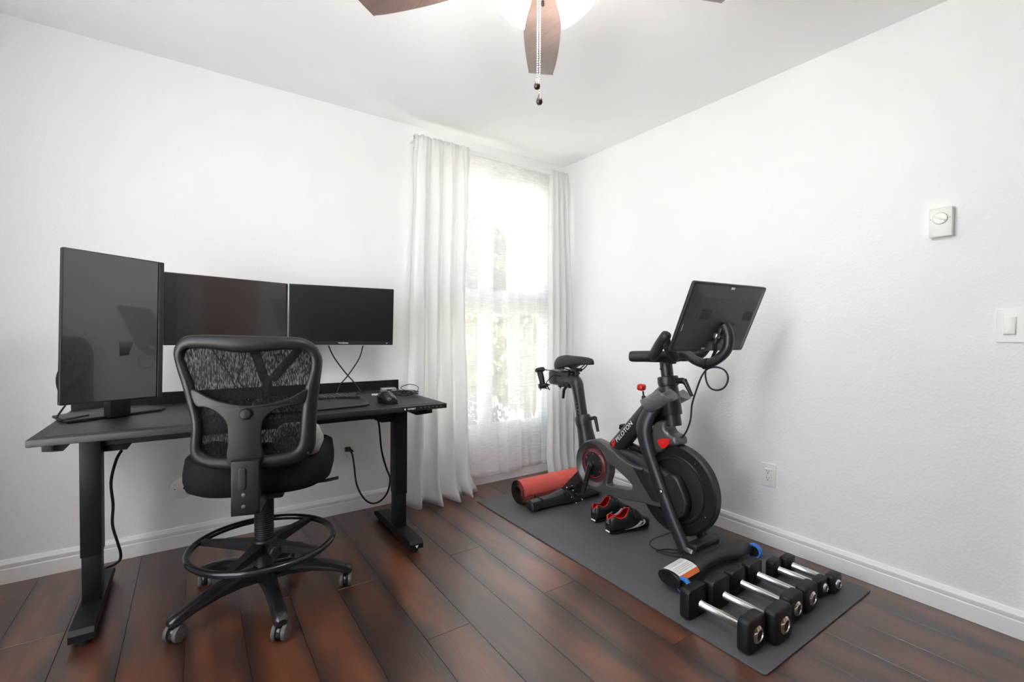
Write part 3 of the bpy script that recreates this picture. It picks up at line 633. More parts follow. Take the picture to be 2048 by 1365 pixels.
o = MB().tube(catmull(pts, 5), .0019, 6).build('coiled_cable', M['rubber'], None, 60); tag(o, 'loose coil of thin black cable on the right end of the desk', 'cable')
# power and display cables
BZ = .0
def P2(x, y, py): return on_plane(x, y, 1, py)
cable('power_cable', 'black power cable hanging from the desk to the wall outlet', [P2(742, 838, -.40), P2(752, 836, -.42), P2(758, 850, -.36), P2(763, 900, -.30), P2(772, 935, -.26), P2(780, 958, -.22), P2(775, 985, -.17), P2(760, 1003, -.13), P2(742, 1007, -.11), P2(726, 995, -.10), P2(713, 968, -.09), P2(708, 930, -.07), P2(704, 908, -.055), P2(697, 900, -.035)], .0055)
pl = thing('power_plug', 'black plug in the upper socket of the outlet below the desk', 'plug', (-1.714, -.012, .388))
MB().obox((-1.714, -.0235, .388), (.034, .028, .027), None, .006, 2).build('plug_body', M['rubber'], pl); MB().tube([(-1.705, -.03, .386), (-1.695, -.038, .381), (-1.688, -.04, .372)], [.009, .0075, .006], 10).build('strain_relief', M['rubber'], pl)
cable('power_cable', 'black power cable hanging behind the left desk leg', [P2(243, 902, -.36), P2(232, 922, -.34), P2(222, 965, -.30), P2(226, 1010, -.27), P2(225, 1050, -.24), P2(235, 1085, -.22), P2(241, 1105, -.20), P2(240, 1120, -.19), P2(228, 1130, -.20), P2(210, 1137, -.24)], .0055)
cable('display_cable', 'thin black cable falling from the right monitor to the left', [P2(726, 692, -.22), P2(718, 718, -.20), P2(697, 750, -.17), P2(680, 770, -.15), P2(673, 785, -.17), (-1.86, -.21, .7507), (-2.0, -.22, .7507)], .0035)
cable('display_cable', 'thin black cable falling from the right monitor to the right', [P2(657, 692, -.22), P2(668, 715, -.20), P2(690, 745, -.18), P2(708, 765, -.17), P2(722, 785, -.19), (-1.72, -.24, .7507), (-1.8, -.3, .7507)], .0035)
cable('display_cable', 'thin black cable slanting behind the mesh of the chair from the left', [P2(421, 695, -.24), P2(440, 722, -.20), P2(460, 750, -.17), P2(474, 775, -.15), (-2.19, -.19, .752), (-2.21, -.25, .7507)], .003)
cable('display_cable', 'thin black cable bending behind the mesh of the chair from the right', [P2(497, 692, -.21), P2(487, 725, -.18), P2(478, 765, -.15), (-2.20, -.20, .752), (-2.24, -.24, .7507)], .003)
cable('monitor_cable', 'black cable looping behind the upright monitor at the desk end', [P2(140, 720, -.60), P2(124, 733, -.60), P2(114, 755, -.58), P2(117, 780, -.54), P2(130, 800, -.48), (-2.87, -.40, .84), (-2.90, -.36, .80), (-2.915, -.42, .757), (-2.88, -.47, .760), (-2.82, -.44, .765)], .0035)
# ------------------------------------------------------------------ office chair
CH = thing('office_chair', 'black mesh-back drafting chair with foot ring in front of the desk', 'chair', (-2.245, -.75, 0), -.28)
OUT = [(-0.228, 1.023), (-0.222, 1.052), (-0.208, 1.071), (-0.188, 1.083), (-0.151, 1.086), (-0.088, 1.086), (-0.012, 1.084), (0.067, 1.082), (0.128, 1.08), (0.161, 1.077), (0.191, 1.065), (0.216, 1.042), (0.23, 1.01), (0.233, 0.987), (0.227, 0.931), (0.219, 0.867), (0.214, 0.802), (0.211, 0.733), (0.209, 0.687), (0.197, 0.655), (0.169, 0.632), (0.128, 0.62), (0.066, 0.617), (-0.013, 0.619), (-0.09, 0.625), (-0.135, 0.633), (-0.164, 0.649), (-0.181, 0.672), (-0.183, 0.702), (-0.18, 0.736), (-0.176, 0.77), (-0.178, 0.805), (-0.187, 0.848), (-0.196, 0.891), (-0.207, 0.934), (-0.219, 0.976)]
INN = [(-0.2, 1.012), (-0.195, 1.029), (-0.183, 1.039), (-0.163, 1.041), (-0.126, 1.04), (-0.088, 1.035), (-0.05, 1.029), (-0.012, 1.026), (0.027, 1.028), (0.067, 1.032), (0.108, 1.036), (0.145, 1.034), (0.17, 1.031), (0.189, 1.017), (0.196, 0.992), (0.193, 0.964), (0.184, 0.928), (0.176, 0.905), (0.17, 0.869), (0.163, 0.805), (0.158, 0.736), (0.152, 0.695), (0.137, 0.674), (0.107, 0.665), (0.046, 0.662), (-0.013, 0.663), (-0.071, 0.666), (-0.109, 0.67), (-0.135, 0.681), (-0.148, 0.699), (-0.147, 0.734), (-0.143, 0.764), (-0.146, 0.803), (-0.154, 0.846), (-0.16, 0.881), (-0.169, 0.92), (-0.181, 0.954), (-0.194, 0.989)]
YOK = [(-0.170, 0.905), (-0.108, 0.872), (-0.051, 0.853), (0.003, 0.845), (0.067, 0.85), (0.128, 0.866), (0.182, 0.893), (0.172, 0.846), (0.149, 0.840), (0.107, 0.836), (0.075, 0.822), (0.051, 0.798), (0.042, 0.769), (0.039, 0.721), (0.038, 0.637), (-0.06, 0.643), (-0.061, 0.728), (-0.063, 0.779), (-0.074, 0.804), (-0.097, 0.829), (-0.127, 0.843), (-0.158, 0.850)]
def polar(poly, n, c=(0, .85)):
    pts = [tuple(p) for p in catmull([(a, b, 0) for a, b in poly], 5, True)]; out = []
    A = sorted([(math.atan2(p[1]-c[1], p[0]-c[0]), math.hypot(p[0]-c[0], p[1]-c[1])) for p in pts])
    A = [(A[-1][0]-2*PI, A[-1][1])]+A+[(A[0][0]+2*PI, A[0][1])]
    for k in range(n):
        a = -PI+2*PI*(k+.5)/n
        for (a0, r_0), (a1, r1) in zip(A[:-1], A[1:]):
            if a0 <= a <= a1: t = (a-a0)/max(1e-9, a1-a0); r = r_0+(r1-r_0)*t; out.append((c[0]+r*math.cos(a), c[1]+r*math.sin(a))); break
    return out
def back3(u, z, d): return Vector((u+.006, -.31 + .75*u*u - .06*(z-.85) + .10*(z-.80)**2 + d, z))
NB = 120; po, pi_ = polar(OUT, NB), polar(INN, NB)
prof = [(0, .012), (-.02, .0), (.06, -.012), (.3, -.02), (.6, -.019), (.86, -.012), (1, -.001), (1.0, .010), (.5, .014)]
MB().loft([[back3(a[0]+(b[0]-a[0])*s, a[1]+(b[1]-a[1])*s, d) for s, d in prof] for a, b in zip(po, pi_)], loop=True).build('back_frame', M['chair_plastic'], CH, 50, True)
pm = polar(INN, NB)
def meshpt(s, k): return back3(.0+(pm[k][0])*s, .85+(pm[k][1]-.85)*s, .008)
mb = MB(); mb.loft([[meshpt(max(.001, s/8*1.03), k) for k in range(NB)] for s in range(9)], caps=False); mb.build('back_mesh', M['mesh'], CH, 60, True)
yk = catmull([(a, b, 0) for a, b in YOK], 4, True); corner = {0, 6, 14, 15}
MB().plate([[(p[0], p[1]) for p in yk]], lambda q: back3(q[0], q[1], -.014-q[2]), .007, .004).build('lumbar_yoke', M['chair_plastic'], CH, 40, True)
MB().lathe([(.019, 0), (.019, .006), (.015, .011), (.001, .013)], back3(-.006, .818, -.020), (0, -1, .05), 28).build('yoke_knob', M['chair_plastic'], CH, 40, True)
up_ = MB(); up_.plate([[(-.045, .66), (.042, .66), (.042, .49), (.030, .475), (-.026, .475), (-.045, .50)]], lambda q: Vector((q[0]+.002, -.325-q[2], q[1])), .018, .006); up_.build('back_upright', M['chair_plastic'], CH, 40, True)
MB().plate([rrect(.022, .075, .01)], lambda q: Vector((q[0]-.008, -.344-q[2], q[1]+.60)), .004, .002).build('upright_slot_cover', M['black'], CH, 40, True)
for z in (.545, .505): MB().lathe([(.007, 0), (.006, .003), (.001, .004)], (-.004, -.343, z), (0, -1, 0), 14).build('upright_bolt', M['bracket'], CH, 40, True)
MB().lathe([(.006, 0), (.005, .003), (.001, .004)], back3(.186, .66, -.016), (0, -1, 0), 12).build('frame_screw', M['black'], CH, 40, True)
jb = MB(); jb.loft([[Vector((x, -.33+.03*0+y, z)) for x, z in ((-.045, .47), (.042, .47), (.042, .515), (-.045, .515))] for y in (0, .10, .20)]); jb.build('back_bracket', M['chair_plastic'], CH, 30, True)
# seat
def srect(hx, y0, y1, p, n=48):
    out = []
    for k in range(n):
        a = 2*PI*k/n; c_, s_ = math.cos(a), math.sin(a)
        out.append((hx*math.copysign(abs(c_)**p, c_), (y0+y1)/2+(y1-y0)/2*math.copysign(abs(s_)**p, s_)))
    return out
rings = []
for sx, ins, z in ((.55, .10, .494), (.86, .03, .498), (.97, .006, .515), (1, 0, .545), (1, 0, .575), (.975, .008, .602), (.90, .025, .617), (.6, .10, .612), (.05, .22, .604)):
    pts = srect(.262*sx, -.245+ins, .265-ins, .62)
    rings.append([Vector((x+.004, y, z + .022*max(0, abs(x)/.262)**2*(z > .58) - .05*max(0, (y-.13)/.13)**2*(z > .5)*(.5 if z < .55 else 1))) for x, y in pts])
MB().loft(rings).build('seat', M['chair_fabric'], CH, 50, True)
MB().obox((0, -.01, .475), (.18, .24, .05), None, .012, 2).build('tilt_mechanism', M['black'], CH, 35, True)
mc = MB(); mc.tube([(.07, -.07, .485), (.18, -.08, .487), (.245, -.085, .492)], [.006, .006, .006], 10); mc.obox((.262, -.088, .496), (.055, .022, .009), (0, -.15, 0), .003, 2); mc.build('height_lever', M['black'], CH, 40, True)
prof = [(.030, .465), (.036, .46), (.040, .435), (.036, .43)]
z = .43
while z > .225: prof += [(.0365, z), (.0335, z-.004), (.0365, z-.0075)]; z -= .0085
prof += [(.036, .22)]
MB().lathe(prof[::-1], (0, 0, 0), (0, 0, 1), 28).build('gas_column', M['black'], CH, 30, True)
# foot ring
fr_ = thing_ring = MB().tube([(.262*math.cos(t), .262*math.sin(t), .235) for t in [2*PI*k/64 for k in range(64)]], .0132, 12, closed=True).build('foot_ring', M['black_gloss'], CH, 60, True)
MB().lathe([(.036, .195), (.048, .20), (.050, .235), (.042, .252), (.037, .255)], (0, 0, 0), (0, 0, 1), 28).build('ring_hub', M['black'], fr_, 40, True)
for wa in (37, -49, -123, 147):
    a = math.radians(wa)+.28; d = Vector((math.cos(a), math.sin(a), 0)); n_ = Vector((-d.y, d.x, 0))
    MB().loft([[d*r + n_*s*w + Vector((0, 0, zz)) for s, zz in ((-1, z0), (1, z0), (1, z1), (-1, z1))] for r, w, z0, z1 in ((.040, .024, .205, .245), (.15, .017, .215, .243), (.258, .013, .226, .242))]).build('ring_spoke', M['black'], fr_, 30, True)
a = math.radians(-72)+.28; d = Vector((math.cos(a), math.sin(a), 0))
MB().lathe([(.010, 0), (.010, .022), (.021, .024), (.023, .05), (.018, .056), (.008, .057)], d*.045+Vector((0, 0, .222)), d, 8).build('ring_clamp_knob', M['rubber'], fr_, 30, True)
# five-star base and casters
MB().lathe([(.03, .085), (.047, .09), (.05, .13), (.040, .15), (.034, .20)], (0, 0, 0), (0, 0, 1), 28).build('base_hub', M['black'], CH, 40, True)
for wi, wa in enumerate((273, 345, 57, 129, 202)):
    a = math.radians(wa)+.28; d = Vector((math.cos(a), math.sin(a), 0)); n_ = Vector((-d.y, d.x, 0))
    secs = []
    for r, w, zc, hh in ((.035, .030, .118, .034), (.10, .027, .122, .030), (.18, .025, .116, .025), (.26, .0245, .098, .020), (.31, .0255, .080, .017), (.330, .024, .073, .015), (.340, .015, .071, .010)):
        secs.append([d*r + n_*x*w + Vector((0, 0, zc+zz*hh)) for x, zz in ((-1, -.8), (-.55, -1), (.55, -1), (1, -.8), (.92, .35), (.62, .9), (0, 1), (-.62, .9), (-.92, .35))])
    lg = MB().loft(secs).build('base_leg', M['black_gloss'], CH, 40, True)
    cdir = Vector((.823, -.568, 0)); ca = math.atan2(cdir.y, cdir.x)+.28+(.0, .15, -.5, .6, -.1)[wi]; ax = Vector((math.cos(ca), math.sin(ca), 0))
    pc = d*.318+Vector((0, 0, .030))
    cs = MB(); cs.lathe([(.024, -.010), (.026, -.006), (.026, .006), (.024, .010)], pc, ax, 24); cs.cyl(pc+Vector((0, 0, .015)), pc+Vector((0, 0, .048)), .011, n=14); cs = cs.build('caster_housing', M['black_gloss'], lg, 40, True)
    for s in (-1, 1): MB().lathe([(.020, .010), (.029, .011), (.030, .014), (.030, .021), (.028, .0245), (.018, .026), (.001, .0255)], pc, ax*s, 28).build('caster_wheel', M['caster_grey'], lg, 40, True)
# pale cushion on the seat
cu = thing('seat_cushion', 'pale grey cushion on the chair seat against the mesh back', 'cushion', (-2.245, -.75, 0), -.28)
secs = []
for i in range(11):
    t = -1+i/5; s_ = (1-abs(t)**3.5)**.4 if abs(t) < 1 else .12
    secs.append([Vector((.150+.088*t, -.185+.035*s_*math.cos(b), .690+.066*s_*math.sin(b))) for b in [2*PI*k/16 for k in range(16)]])
MB().loft(secs).build('cushion_cover', M['grey_cushion'], cu, 60, True)

# ------------------------------------------------------------------ exercise mat, yoga mat, dumbbells
em = MB(); em.plate([rrect(.885, 1.845, .012, 3)], lambda q: Vector((-.5285+q[0], -1.213+q[1], .0031+q[2])), .003, .0012)
tag(em.build('exercise_mat', M['exmat'], None, 30), 'large black rubber mat under the exercise bike and dumbbells', 'mat')
MZ = .0062
def spiral(n, r_in, r_out, turns, off):
    out = []
    for i in range(n+1):
        t = i/n; a = 2*PI*turns*(1-t) + PI*1.05; r = r_in+(r_out-r_in)*t+off; out.append((r*math.cos(a), r*math.sin(a)))
    return out
ym = MB(); n = 150; R_ = .079
o_, i_ = spiral(n, .030, R_, 5.2, 0), spiral(n, .030, R_, 5.2, -.0052)
def yp(p, x): return Vector((x, -.487+p[0], MZ+R_+.0005+p[1]))
for k in range(n):
    ym.cur = 0; ym.add([yp(o_[k], -.78), yp(o_[k+1], -.78), yp(o_[k+1], -.17), yp(o_[k], -.17)], [[0, 1, 2, 3]])
    ym.cur = 1; ym.add([yp(i_[k], -.78), yp(i_[k+1], -.78), yp(i_[k+1], -.17), yp(i_[k], -.17)], [[3, 2, 1, 0]])
    for x in (-.78, -.17): ym.add([yp(o_[k], x), yp(o_[k+1], x), yp(i_[k+1], x), yp(i_[k], x)], [[0, 1, 2, 3]])
ym.add([yp(o_[n], -.78), yp(i_[n], -.78), yp(i_[n], -.17), yp(o_[n], -.17)], [[0, 1, 2, 3]])
yo = ym.build('yoga_mat', [M['yoga_red'], M['yoga_dark']], None, 40); tag(yo, 'rolled-up red yoga mat with dark inner layers behind the bike', 'yoga mat')

def dumbbell(name, label, x, yf, w, length, group, rz=0):
    hw = w/2; t = thing(name, label, 'dumbbell', (x, yf+length/2, MZ), rz, group); zc = hw
    hl = length*.21; L2 = length/2
    MB().tube([(0, -L2+hl*.8, zc), (0, -L2+hl*1.0, zc), (0, -L2+hl*1.05, zc), (0, 0, zc), (0, L2-hl*1.05, zc), (0, L2-hl*1.0, zc), (0, L2-hl*.8, zc)], [.0155, .0155, .0138, .0150, .0138, .0155, .0155], 20).build('handle', M['chrome'], t, 40, True)
    for s in (-1, 1):
        rings = []
        for f, k in ((0, .86), (.05, .95), (.14, 1), (.62, 1), (.74, .97), (.86, .62), (1.0, .24), (1.14, .19)):
            rr = min(hw*.28, hw*k*.5) if k > .7 else hw*k*.95; y = s*(L2-hl*f)
            rings.append([Vector((px, y, zc+pz)) for px, pz in rrect(w*k, w*k, rr, 4)])
        hd = MB().loft(rings).build('head', M['dumb'], t, 40, True)
        MB().lathe([(.52*hw, -.001), (.52*hw, .002), (.40*hw, .008), (.33*hw, .0085), (.31*hw, .004), (.001, .004)], (0, s*L2, zc), (0, s, 0), 28).build('end_cap', M['chrome'], hd, 40, True)
        MB().lathe([(.31*hw, .0042), (.295*hw, .0055), (.001, .0055)], (0, s*L2, zc), (0, s, 0), 24).build('end_disc', M['dumb'], hd, 40, True)
DG = 'row of dumbbells on the mat'
for x, yf, w, ln, rz, lab in (
    (-.880, -2.062, .117, .275, .0, 'large black dumbbell at the left end of the row'),
    (-.752, -2.090, .121, .285, .0, 'large black dumbbell second from the left of the row'),
    (-.594, -2.062, .106, .270, .0, 'medium black dumbbell third from the left of the row'),
    (-.468, -2.062, .104, .265, .0, 'medium black dumbbell fourth from the left of the row'),
    (-.315, -2.046, .077, .225, .02, 'small black dumbbell second from the right of the row'),
    (-.230, -2.064, .077, .225, -.03, 'small black dumbbell at the right end of the row nearest the wall')):
    dumbbell('dumbbell', lab, x, yf, w, ln, DG, rz)
# ------------------------------------------------------------------ exercise bike (side view laid out on planes parallel to the wall)
C0 = -.487
BK = thing('exercise_bike', 'black and grey indoor exercise bike with a tilted tablet screen on the mat', 'exercise bike', (C0, -1.14, MZ))
def bp_(x, y, off=0): return on_plane(x, y, 0, C0+off)
def side(pts, off): return [(bp_(x, y, off).y, bp_(x, y, off).z) for x, y in pts]
def tubep(pts, r, n=16, off=0, k=5, **kw):
    P = catmull([bp_(x, y, off) for x, y in pts], k)
    if isinstance(r, (list, tuple)):
        m_ = len(r)-1; rr = []
        for i in range(len(P)):
            t = i/(len(P)-1)*m_; a = min(int(t), m_-1); rr.append(r[a]+(r[a+1]-r[a])*(t-a))
        r = rr
    return MB().tube(P, r, n, **kw)
FG = M['frame_grey']
# stabilisers
def bar_rings(xs):
    return [[Vector((x, yc+dy*w, z0+zz)) for dy, zz in ((-1, .0), (-1, .35*h), (-.7, .85*h), (-.25, h), (.25, h), (.7, .85*h), (1, .35*h), (1, 0))] for x, yc, w, z0, h in xs]
rs = MB().loft(bar_rings([(C0-.315, -.628, .030, .030, .035), (C0-.305, -.628, .042, .026, .05), (C0-.12, -.628, .044, .026, .055), (C0-.05, -.635, .055, .026, .075), (C0+.05, -.635, .055, .026, .075), (C0+.12, -.628, .044, .026, .055), (C0+.305, -.628, .042, .026, .05), (C0+.315, -.628, .03, .03, .035)])).build('rear_stabilizer', FG, BK, 40)
for s in (-1, 1):
    MB().obox((C0+s*.235, -.628, .054), (.006, .093, .059), None, .003, 1).build('stabilizer_band', M['black'], rs)
    MB().cyl((C0+s*.26, -.628, MZ), (C0+s*.26, -.628, .03), .022, n=14).build('levelling_foot', M['rubber'], rs)
MB().loft([[Vector((C0+sx*w, y+sy*d, z)) for sx, sy in ((-1, -1), (1, -1), (1, 1), (-1, 1))] for y, z, w, d in ((-.645, .07, .055, .045), (-.70, .14, .045, .040), (-.80, .24, .035, .045), (-.86, .32, .03, .05))]).build('rear_riser', FG, BK, 40)
CF = -.508
fs = MB().loft(bar_rings([(CF-.305, -1.645, .045, .045, .026), (CF-.295, -1.645, .058, .040, .040), (CF-.15, -1.640, .060, .042, .046), (CF-.06, -1.615, .066, .046, .052), (CF+.06, -1.615, .066, .046, .052), (CF+.15, -1.640, .060, .042, .046), (CF+.27, -1.650, .056, .040, .040), (CF+.283, -1.650, .045, .045, .026)])).build('front_stabilizer', M['cover_dark'], BK, 40)
for s in (-1, 1):
    wc = Vector((CF+s*(.285 if s > 0 else .280), -1.705, MZ+.036))
    w = MB().lathe([(.026, -.011), (.033, -.010), (.036, -.004), (.036, .004), (.033, .010), (.026, .011)], wc, (1, 0, 0), 32, caps=False).build('transport_wheel', M['blue_wheel'], BK, 40)
    MB().lathe([(.001, -.009), (.026, -.009), (.026, .009), (.001, .009)], wc, (1, 0, 0), 28).build('wheel_hub', M['black'], w)
    for k in range(8):
        a = 2*PI*k/8; MB().cyl(wc+Vector((-.0105, .0285*math.cos(a), .0285*math.sin(a))), wc+Vector((.0105, .0285*math.cos(a), .0285*math.sin(a))), .0022, n=8).build('wheel_stud', M['white_print'], w)
    MB().cyl((CF+s*.22, -1.64, MZ), (CF+s*.22, -1.64, .045), .022, n=14).build('levelling_foot', M['rubber'], fs)
MB().plate([[(.056*math.cos(t), .02+.036*math.sin(t)) for t in [2*PI*k/28 for k in range(28)]]], lambda q: Vector((CF-.306-q[2], -1.652+q[0], .040+q[1]*.9)), .006, .003).build('stabilizer_end_cap', M['black_gloss'], fs)
# warning label follows the top of the stabiliser
def lab(u, v, d):
    x = CF-.285+.128*u; k = (x-(CF-.295))/.145; w = .058+.002*k; z0 = .040+.002*k; h_ = .040+.006*k; yc = -1.645+.005*k
    t = (-1+2*v)*.93; sec = [(-1, .35), (-.7, .85), (-.25, 1), (.25, 1), (.7, .85), (1, .35)]
    for (ta, ha), (tb_, hb_) in zip(sec[:-1], sec[1:]):
        if t <= tb_: zz = ha+(hb_-ha)*(t-ta)/(tb_-ta); break
    return Vector((x, yc+t*w*1.03, z0+zz*h_+.0015+d))
MB().grid(lambda u, v: lab(u, v, .0), 6, 20).build('warning_label', M['white_print'], fs, 60)
MB().grid(lambda u, v: lab(u, v*.12, .0006), 6, 6).build('label_stripe', M['orange_print'], fs, 60)
for k in range(9):
    if k == 4: continue
    MB().grid(lambda u, v, k=k: lab(.06+.88*u, .22+.08*k+.02*v, .0006), 4, 1).build('label_text_line', M['grey_print'], fs, 60)
# flywheel
FW = Vector((C0, -1.452, .327)); FR = .223
fw = MB().lathe([(.03, -.026), (.14, -.022), (.150, -.020), (.152, -.027), (.166, -.028), (.170, -.024), (FR-.01, -.024), (FR, -.018), (FR, .018), (FR-.01, .024), (.03, .026)], FW, (1, 0, 0), 80).build('flywheel', M['flywheel'], BK, 30)
MB().lathe([(.150, -.0275), (.154, -.0285), (.158, -.0275)], FW, (1, 0, 0), 80, caps=False).build('flywheel_ring', M['cover_dark'], fw, 50)
for a in (.3, -.5, 2.2, 3.6):
    MB().cyl(FW+Vector((-.0255, .19*math.cos(a), .19*math.sin(a))), FW+Vector((-.023, .19*math.cos(a), .19*math.sin(a))), .003, n=8).build('flywheel_pin', M['steel'], fw)
pod = [(1333, 953), (1345, 949), (1356, 955), (1366, 972), (1376, 1000), (1377, 1015), (1373, 1030), (1363, 1036), (1352, 1033), (1341, 1010), (1333, 985), (1328, 965)]
pq = catmull([(a, b, 0) for a, b in side(pod, -.05)], 4, True)
MB().plate([[(p[0], p[1]) for p in pq]], lambda q: Vector((C0-.048+q[2], q[0], q[1])), .022, .012, seg=4).build('flywheel_pod', M['cover_dark'], BK, 50)
# frame tubes
MB().tube([bp_(1228, 903, 0), bp_(1268, 856, 0), bp_(1310, 806, 0), bp_(1338, 778, 0)], [.050, .048, .046, .042], 24).build('main_tube', FG, BK, 50)
tubep([(1236, 908), (1262, 915), (1290, 930), (1318, 945), (1345, 962)], [.036, .040, .042, .042, .04], 18, -.015).build('lower_tube', FG, BK, 50)
tubep([(1262, 893), (1290, 905), (1316, 915)], .022, 12, .03).build('inner_strut', M['black'], BK, 50)
for s in (-1, 1):
    P = catmull([Vector((C0+s*o, bp_(x, y, -.07).y, bp_(x, y, -.07).z)) for x, y, o in ((1306, 812, .02), (1293, 828, .045), (1287, 856, .066), (1293, 890, .074), (1306, 930, .076), (1326, 985, .078), (1348, 1042, .080), (1373, 1100, .082))], 5)
    rr = []
    R0 = [.030, .043, .046, .038, .034, .034, .034, .034]
    for i in range(len(P)): t = i/(len(P)-1)*7; a = min(int(t), 6); rr.append(R0[a]+(R0[a+1]-R0[a])*(t-a))
    MB().tube(P, rr, 16, flat=.62, upv=(0, 1, .3)).build('fork_blade', FG, BK, 50)
    MB().lathe([(.009, 0), (.008, .004), (.004, .006)], Vector((C0+s*.102, bp_(1325, 983, -.09).y, bp_(1325, 983, -.09).z)), (s, 0, 0), 14).build('axle_bolt', M['chrome'], BK)
MB().obox((C0, -1.60, .108), (.19, .05, .04), None, .008, 2).build('fork_foot', FG, BK)
MB().obox((C0-.115, -1.605, .100), (.028, .04, .022), (0, .5, 0), .004, 2).build('foot_bracket', M['bracket'], BK)
# seat tube, clamp, post, slider
MB().tube([bp_(1177, 905), bp_(1174, 880), bp_(1167.5, 845), bp_(1166, 838)], [.058, .053, .045, .045], 24).build('seat_tube', FG, BK, 40)
cl_ = MB().tube([bp_(1168.5, 852), bp_(1166, 838), bp_(1164.5, 832)], [.048, .052, .046], 24).build('seat_clamp', FG, BK, 40)
lv = MB(); lv.tube([bp_(1180, 838), bp_(1190, 836)], .011, 12); lv.tube([bp_(1190, 835), bp_(1193, 848), bp_(1196, 864)], [.012, .010, .009], 12); lv.build('clamp_lever', M['black'], cl_)
tubep([(1165, 840), (1160, 805), (1156, 780), (1153, 768), (1147, 761), (1138, 757)], [.036, .036, .038, .042, .044, .044], 20).build('seat_post', FG, BK, 50)
sr = MB()
for k in range(7):
    a, b = bp_(1167-1.6*k, 826-7*k, -.0), None; sr.obox(a+Vector((-.034, .006, .0)), (.003, .008, .003))
sr.build('post_scale', M['grey_print'], BK, 0)
sl = MB().loft([[Vector((C0+px, y, .806+pz)) for px, pz in rrect(.075*k, .10*k, .02*k, 4)] for y, k in ((-.47, .92), (-.478, 1), (-.655, 1), (-.66, .95))]).build('seat_slider', FG, BK, 40)
MB().loft([[Vector((C0+px, y, .806+pz)) for px, pz in rrect(.084, .112, .022, 4)] for y in (-.648, -.672)]).build('slider_collar', M['black'], sl, 40)
MB().tube([bp_(1133, 774), bp_(1128, 780), bp_(1126, 797)], [.010, .011, .009], 10).build('slider_lever', M['black'], sl)
# saddle
sd = []
for y, hw, zt, zb in ((-.548, .030, .938, .905), (-.552, .060, .948, .888), (-.575, .076, .955, .877), (-.62, .078, .958, .880), (-.68, .055, .956, .896), (-.74, .036, .955, .905), (-.80, .027, .952, .908), (-.835, .022, .945, .908), (-.848, .010, .930, .912)):
    ring = []
    for k in range(20):
        a = 2*PI*k/20; c_, s_ = math.cos(a), math.sin(a)
        ring.append(Vector((C0+hw*math.copysign(abs(c_)**.8, c_), y, (zt+zb)/2 + (zt-zb)/2*math.copysign(abs(s_)**.8, s_) - .035*(c_*c_)*(hw/.08))))
    sd.append(ring)
sad = MB().loft(sd).build('saddle', M['rubber'], BK, 60)
ra = MB()
for s in (-1, 1): ra.tube(catmull([(C0+s*.035, -.585, .885), (C0+s*.024, -.63, .868), (C0+s*.022, -.70, .866), (C0+s*.018, -.74, .872), (C0+s*.012, -.79, .908)], 5), .0035, 8)
ra.build('saddle_rails', M['black_gloss'], sad, 50)
sc2 = MB(); sc2.obox((C0, -.70, .868), (.06, .05, .022), None, .005, 2); sc2.tube([(C0, -.70, .862), (C0, -.705, .835), (C0, -.66, .815)], [.014, .016, .02], 12); sc2.cyl((C0-.035, -.69, .845), (C0+.035, -.69, .845), .008, n=12)
sc2.build('saddle_clamp', M['black'], sad, 40)
# wire holders for light dumbbells
dh = MB()
for s in (-1, 1):
    xo = C0+s*.085
    dh.tube(catmull([(C0+s*.03, -.60, .838), (C0+s*.05, -.52, .852), (xo-.03, -.47, .858), (xo-.03, -.45, .835), (xo-.03, -.475, .775), (xo-.034, -.475, .755), (xo-.034, -.49, .725)], 4), .003, 8)
    dh.tube(catmull([(C0+s*.045, -.60, .822), (C0+s*.06, -.545, .822), (xo+.03, -.475, .775), (xo+.034, -.47, .755), (xo+.034, -.50, .722)], 4), .003, 8)
    dh.tube(catmull([(xo-.034, -.49, .725), (xo-.01, -.47, .735), (xo+.01, -.52, .733), (xo+.034, -.50, .722)], 5), .003, 8)
    dh.tube([(xo+math.cos(a)*.040, -.478+math.sin(a)*.040, .757) for a in [2*PI*k/20 for k in range(20)]], .003, 6, closed=True)
dh.build('dumbbell_holder', M['black_gloss'], BK, 50)
# crank cover with dish and triangular opening
CC = bp_(1186.5, 929.5, -.075); ccy, ccz = CC.y, CC.z
outl = [(1187, 879), (1198, 882), (1209, 889), (1225, 903), (1248, 922), (1264, 931), (1284, 938), (1300, 945), (1312, 975), (1327, 1012), (1308, 1013), (1286, 1007), (1262, 1003), (1241, 998), (1209, 988), (1187, 980), (1170, 971), (1159, 955), (1153, 935), (1152, 915), (1157, 897), (1170, 884)]
hole = [(1219, 932), (1227, 935), (1245, 951), (1262, 968), (1263.5, 977), (1256, 979), (1235, 975), (1217, 971.5), (1214, 967), (1217, 950)]
ol = [(p[0], p[1]) for p in catmull([(a, b, 0) for a, b in side(outl, -.085)], 4, True)]
hl_ = [(p[0], p[1]) for p in catmull([(a, b, 0) for a, b in side(hole, -.085)], 3, True)]
cv = MB().plate([ol, hl_, circ(.124, 48, ccy, ccz)], lambda q: Vector((C0-.060+q[2], q[0], q[1])), .027, .008, seg=3).build('belt_cover', M['cover_grey'], BK, 40)
MB().lathe([(.129, .016), (.124, .022), (.116, .014), (.104, .005)], (C0-.062, ccy, ccz), (-1, 0, 0), 64, caps=False).build('crank_dish', M['cover_grey'], cv, 60)
MB().lathe([(.104, .005), (.098, .003), (.088, .003), (.079, .008), (.075, .012)], (C0-.062, ccy, ccz), (-1, 0, 0), 64, caps=False).build('dish_inner', M['dish_red'], cv, 60)
MB().lathe([(.0752, .010), (.0752, .0128), (.0735, .0132), (.0725, .010)], (C0-.062, ccy, ccz), (-1, 0, 0), 64, caps=False).build('red_ring', M['red'], cv, 60)
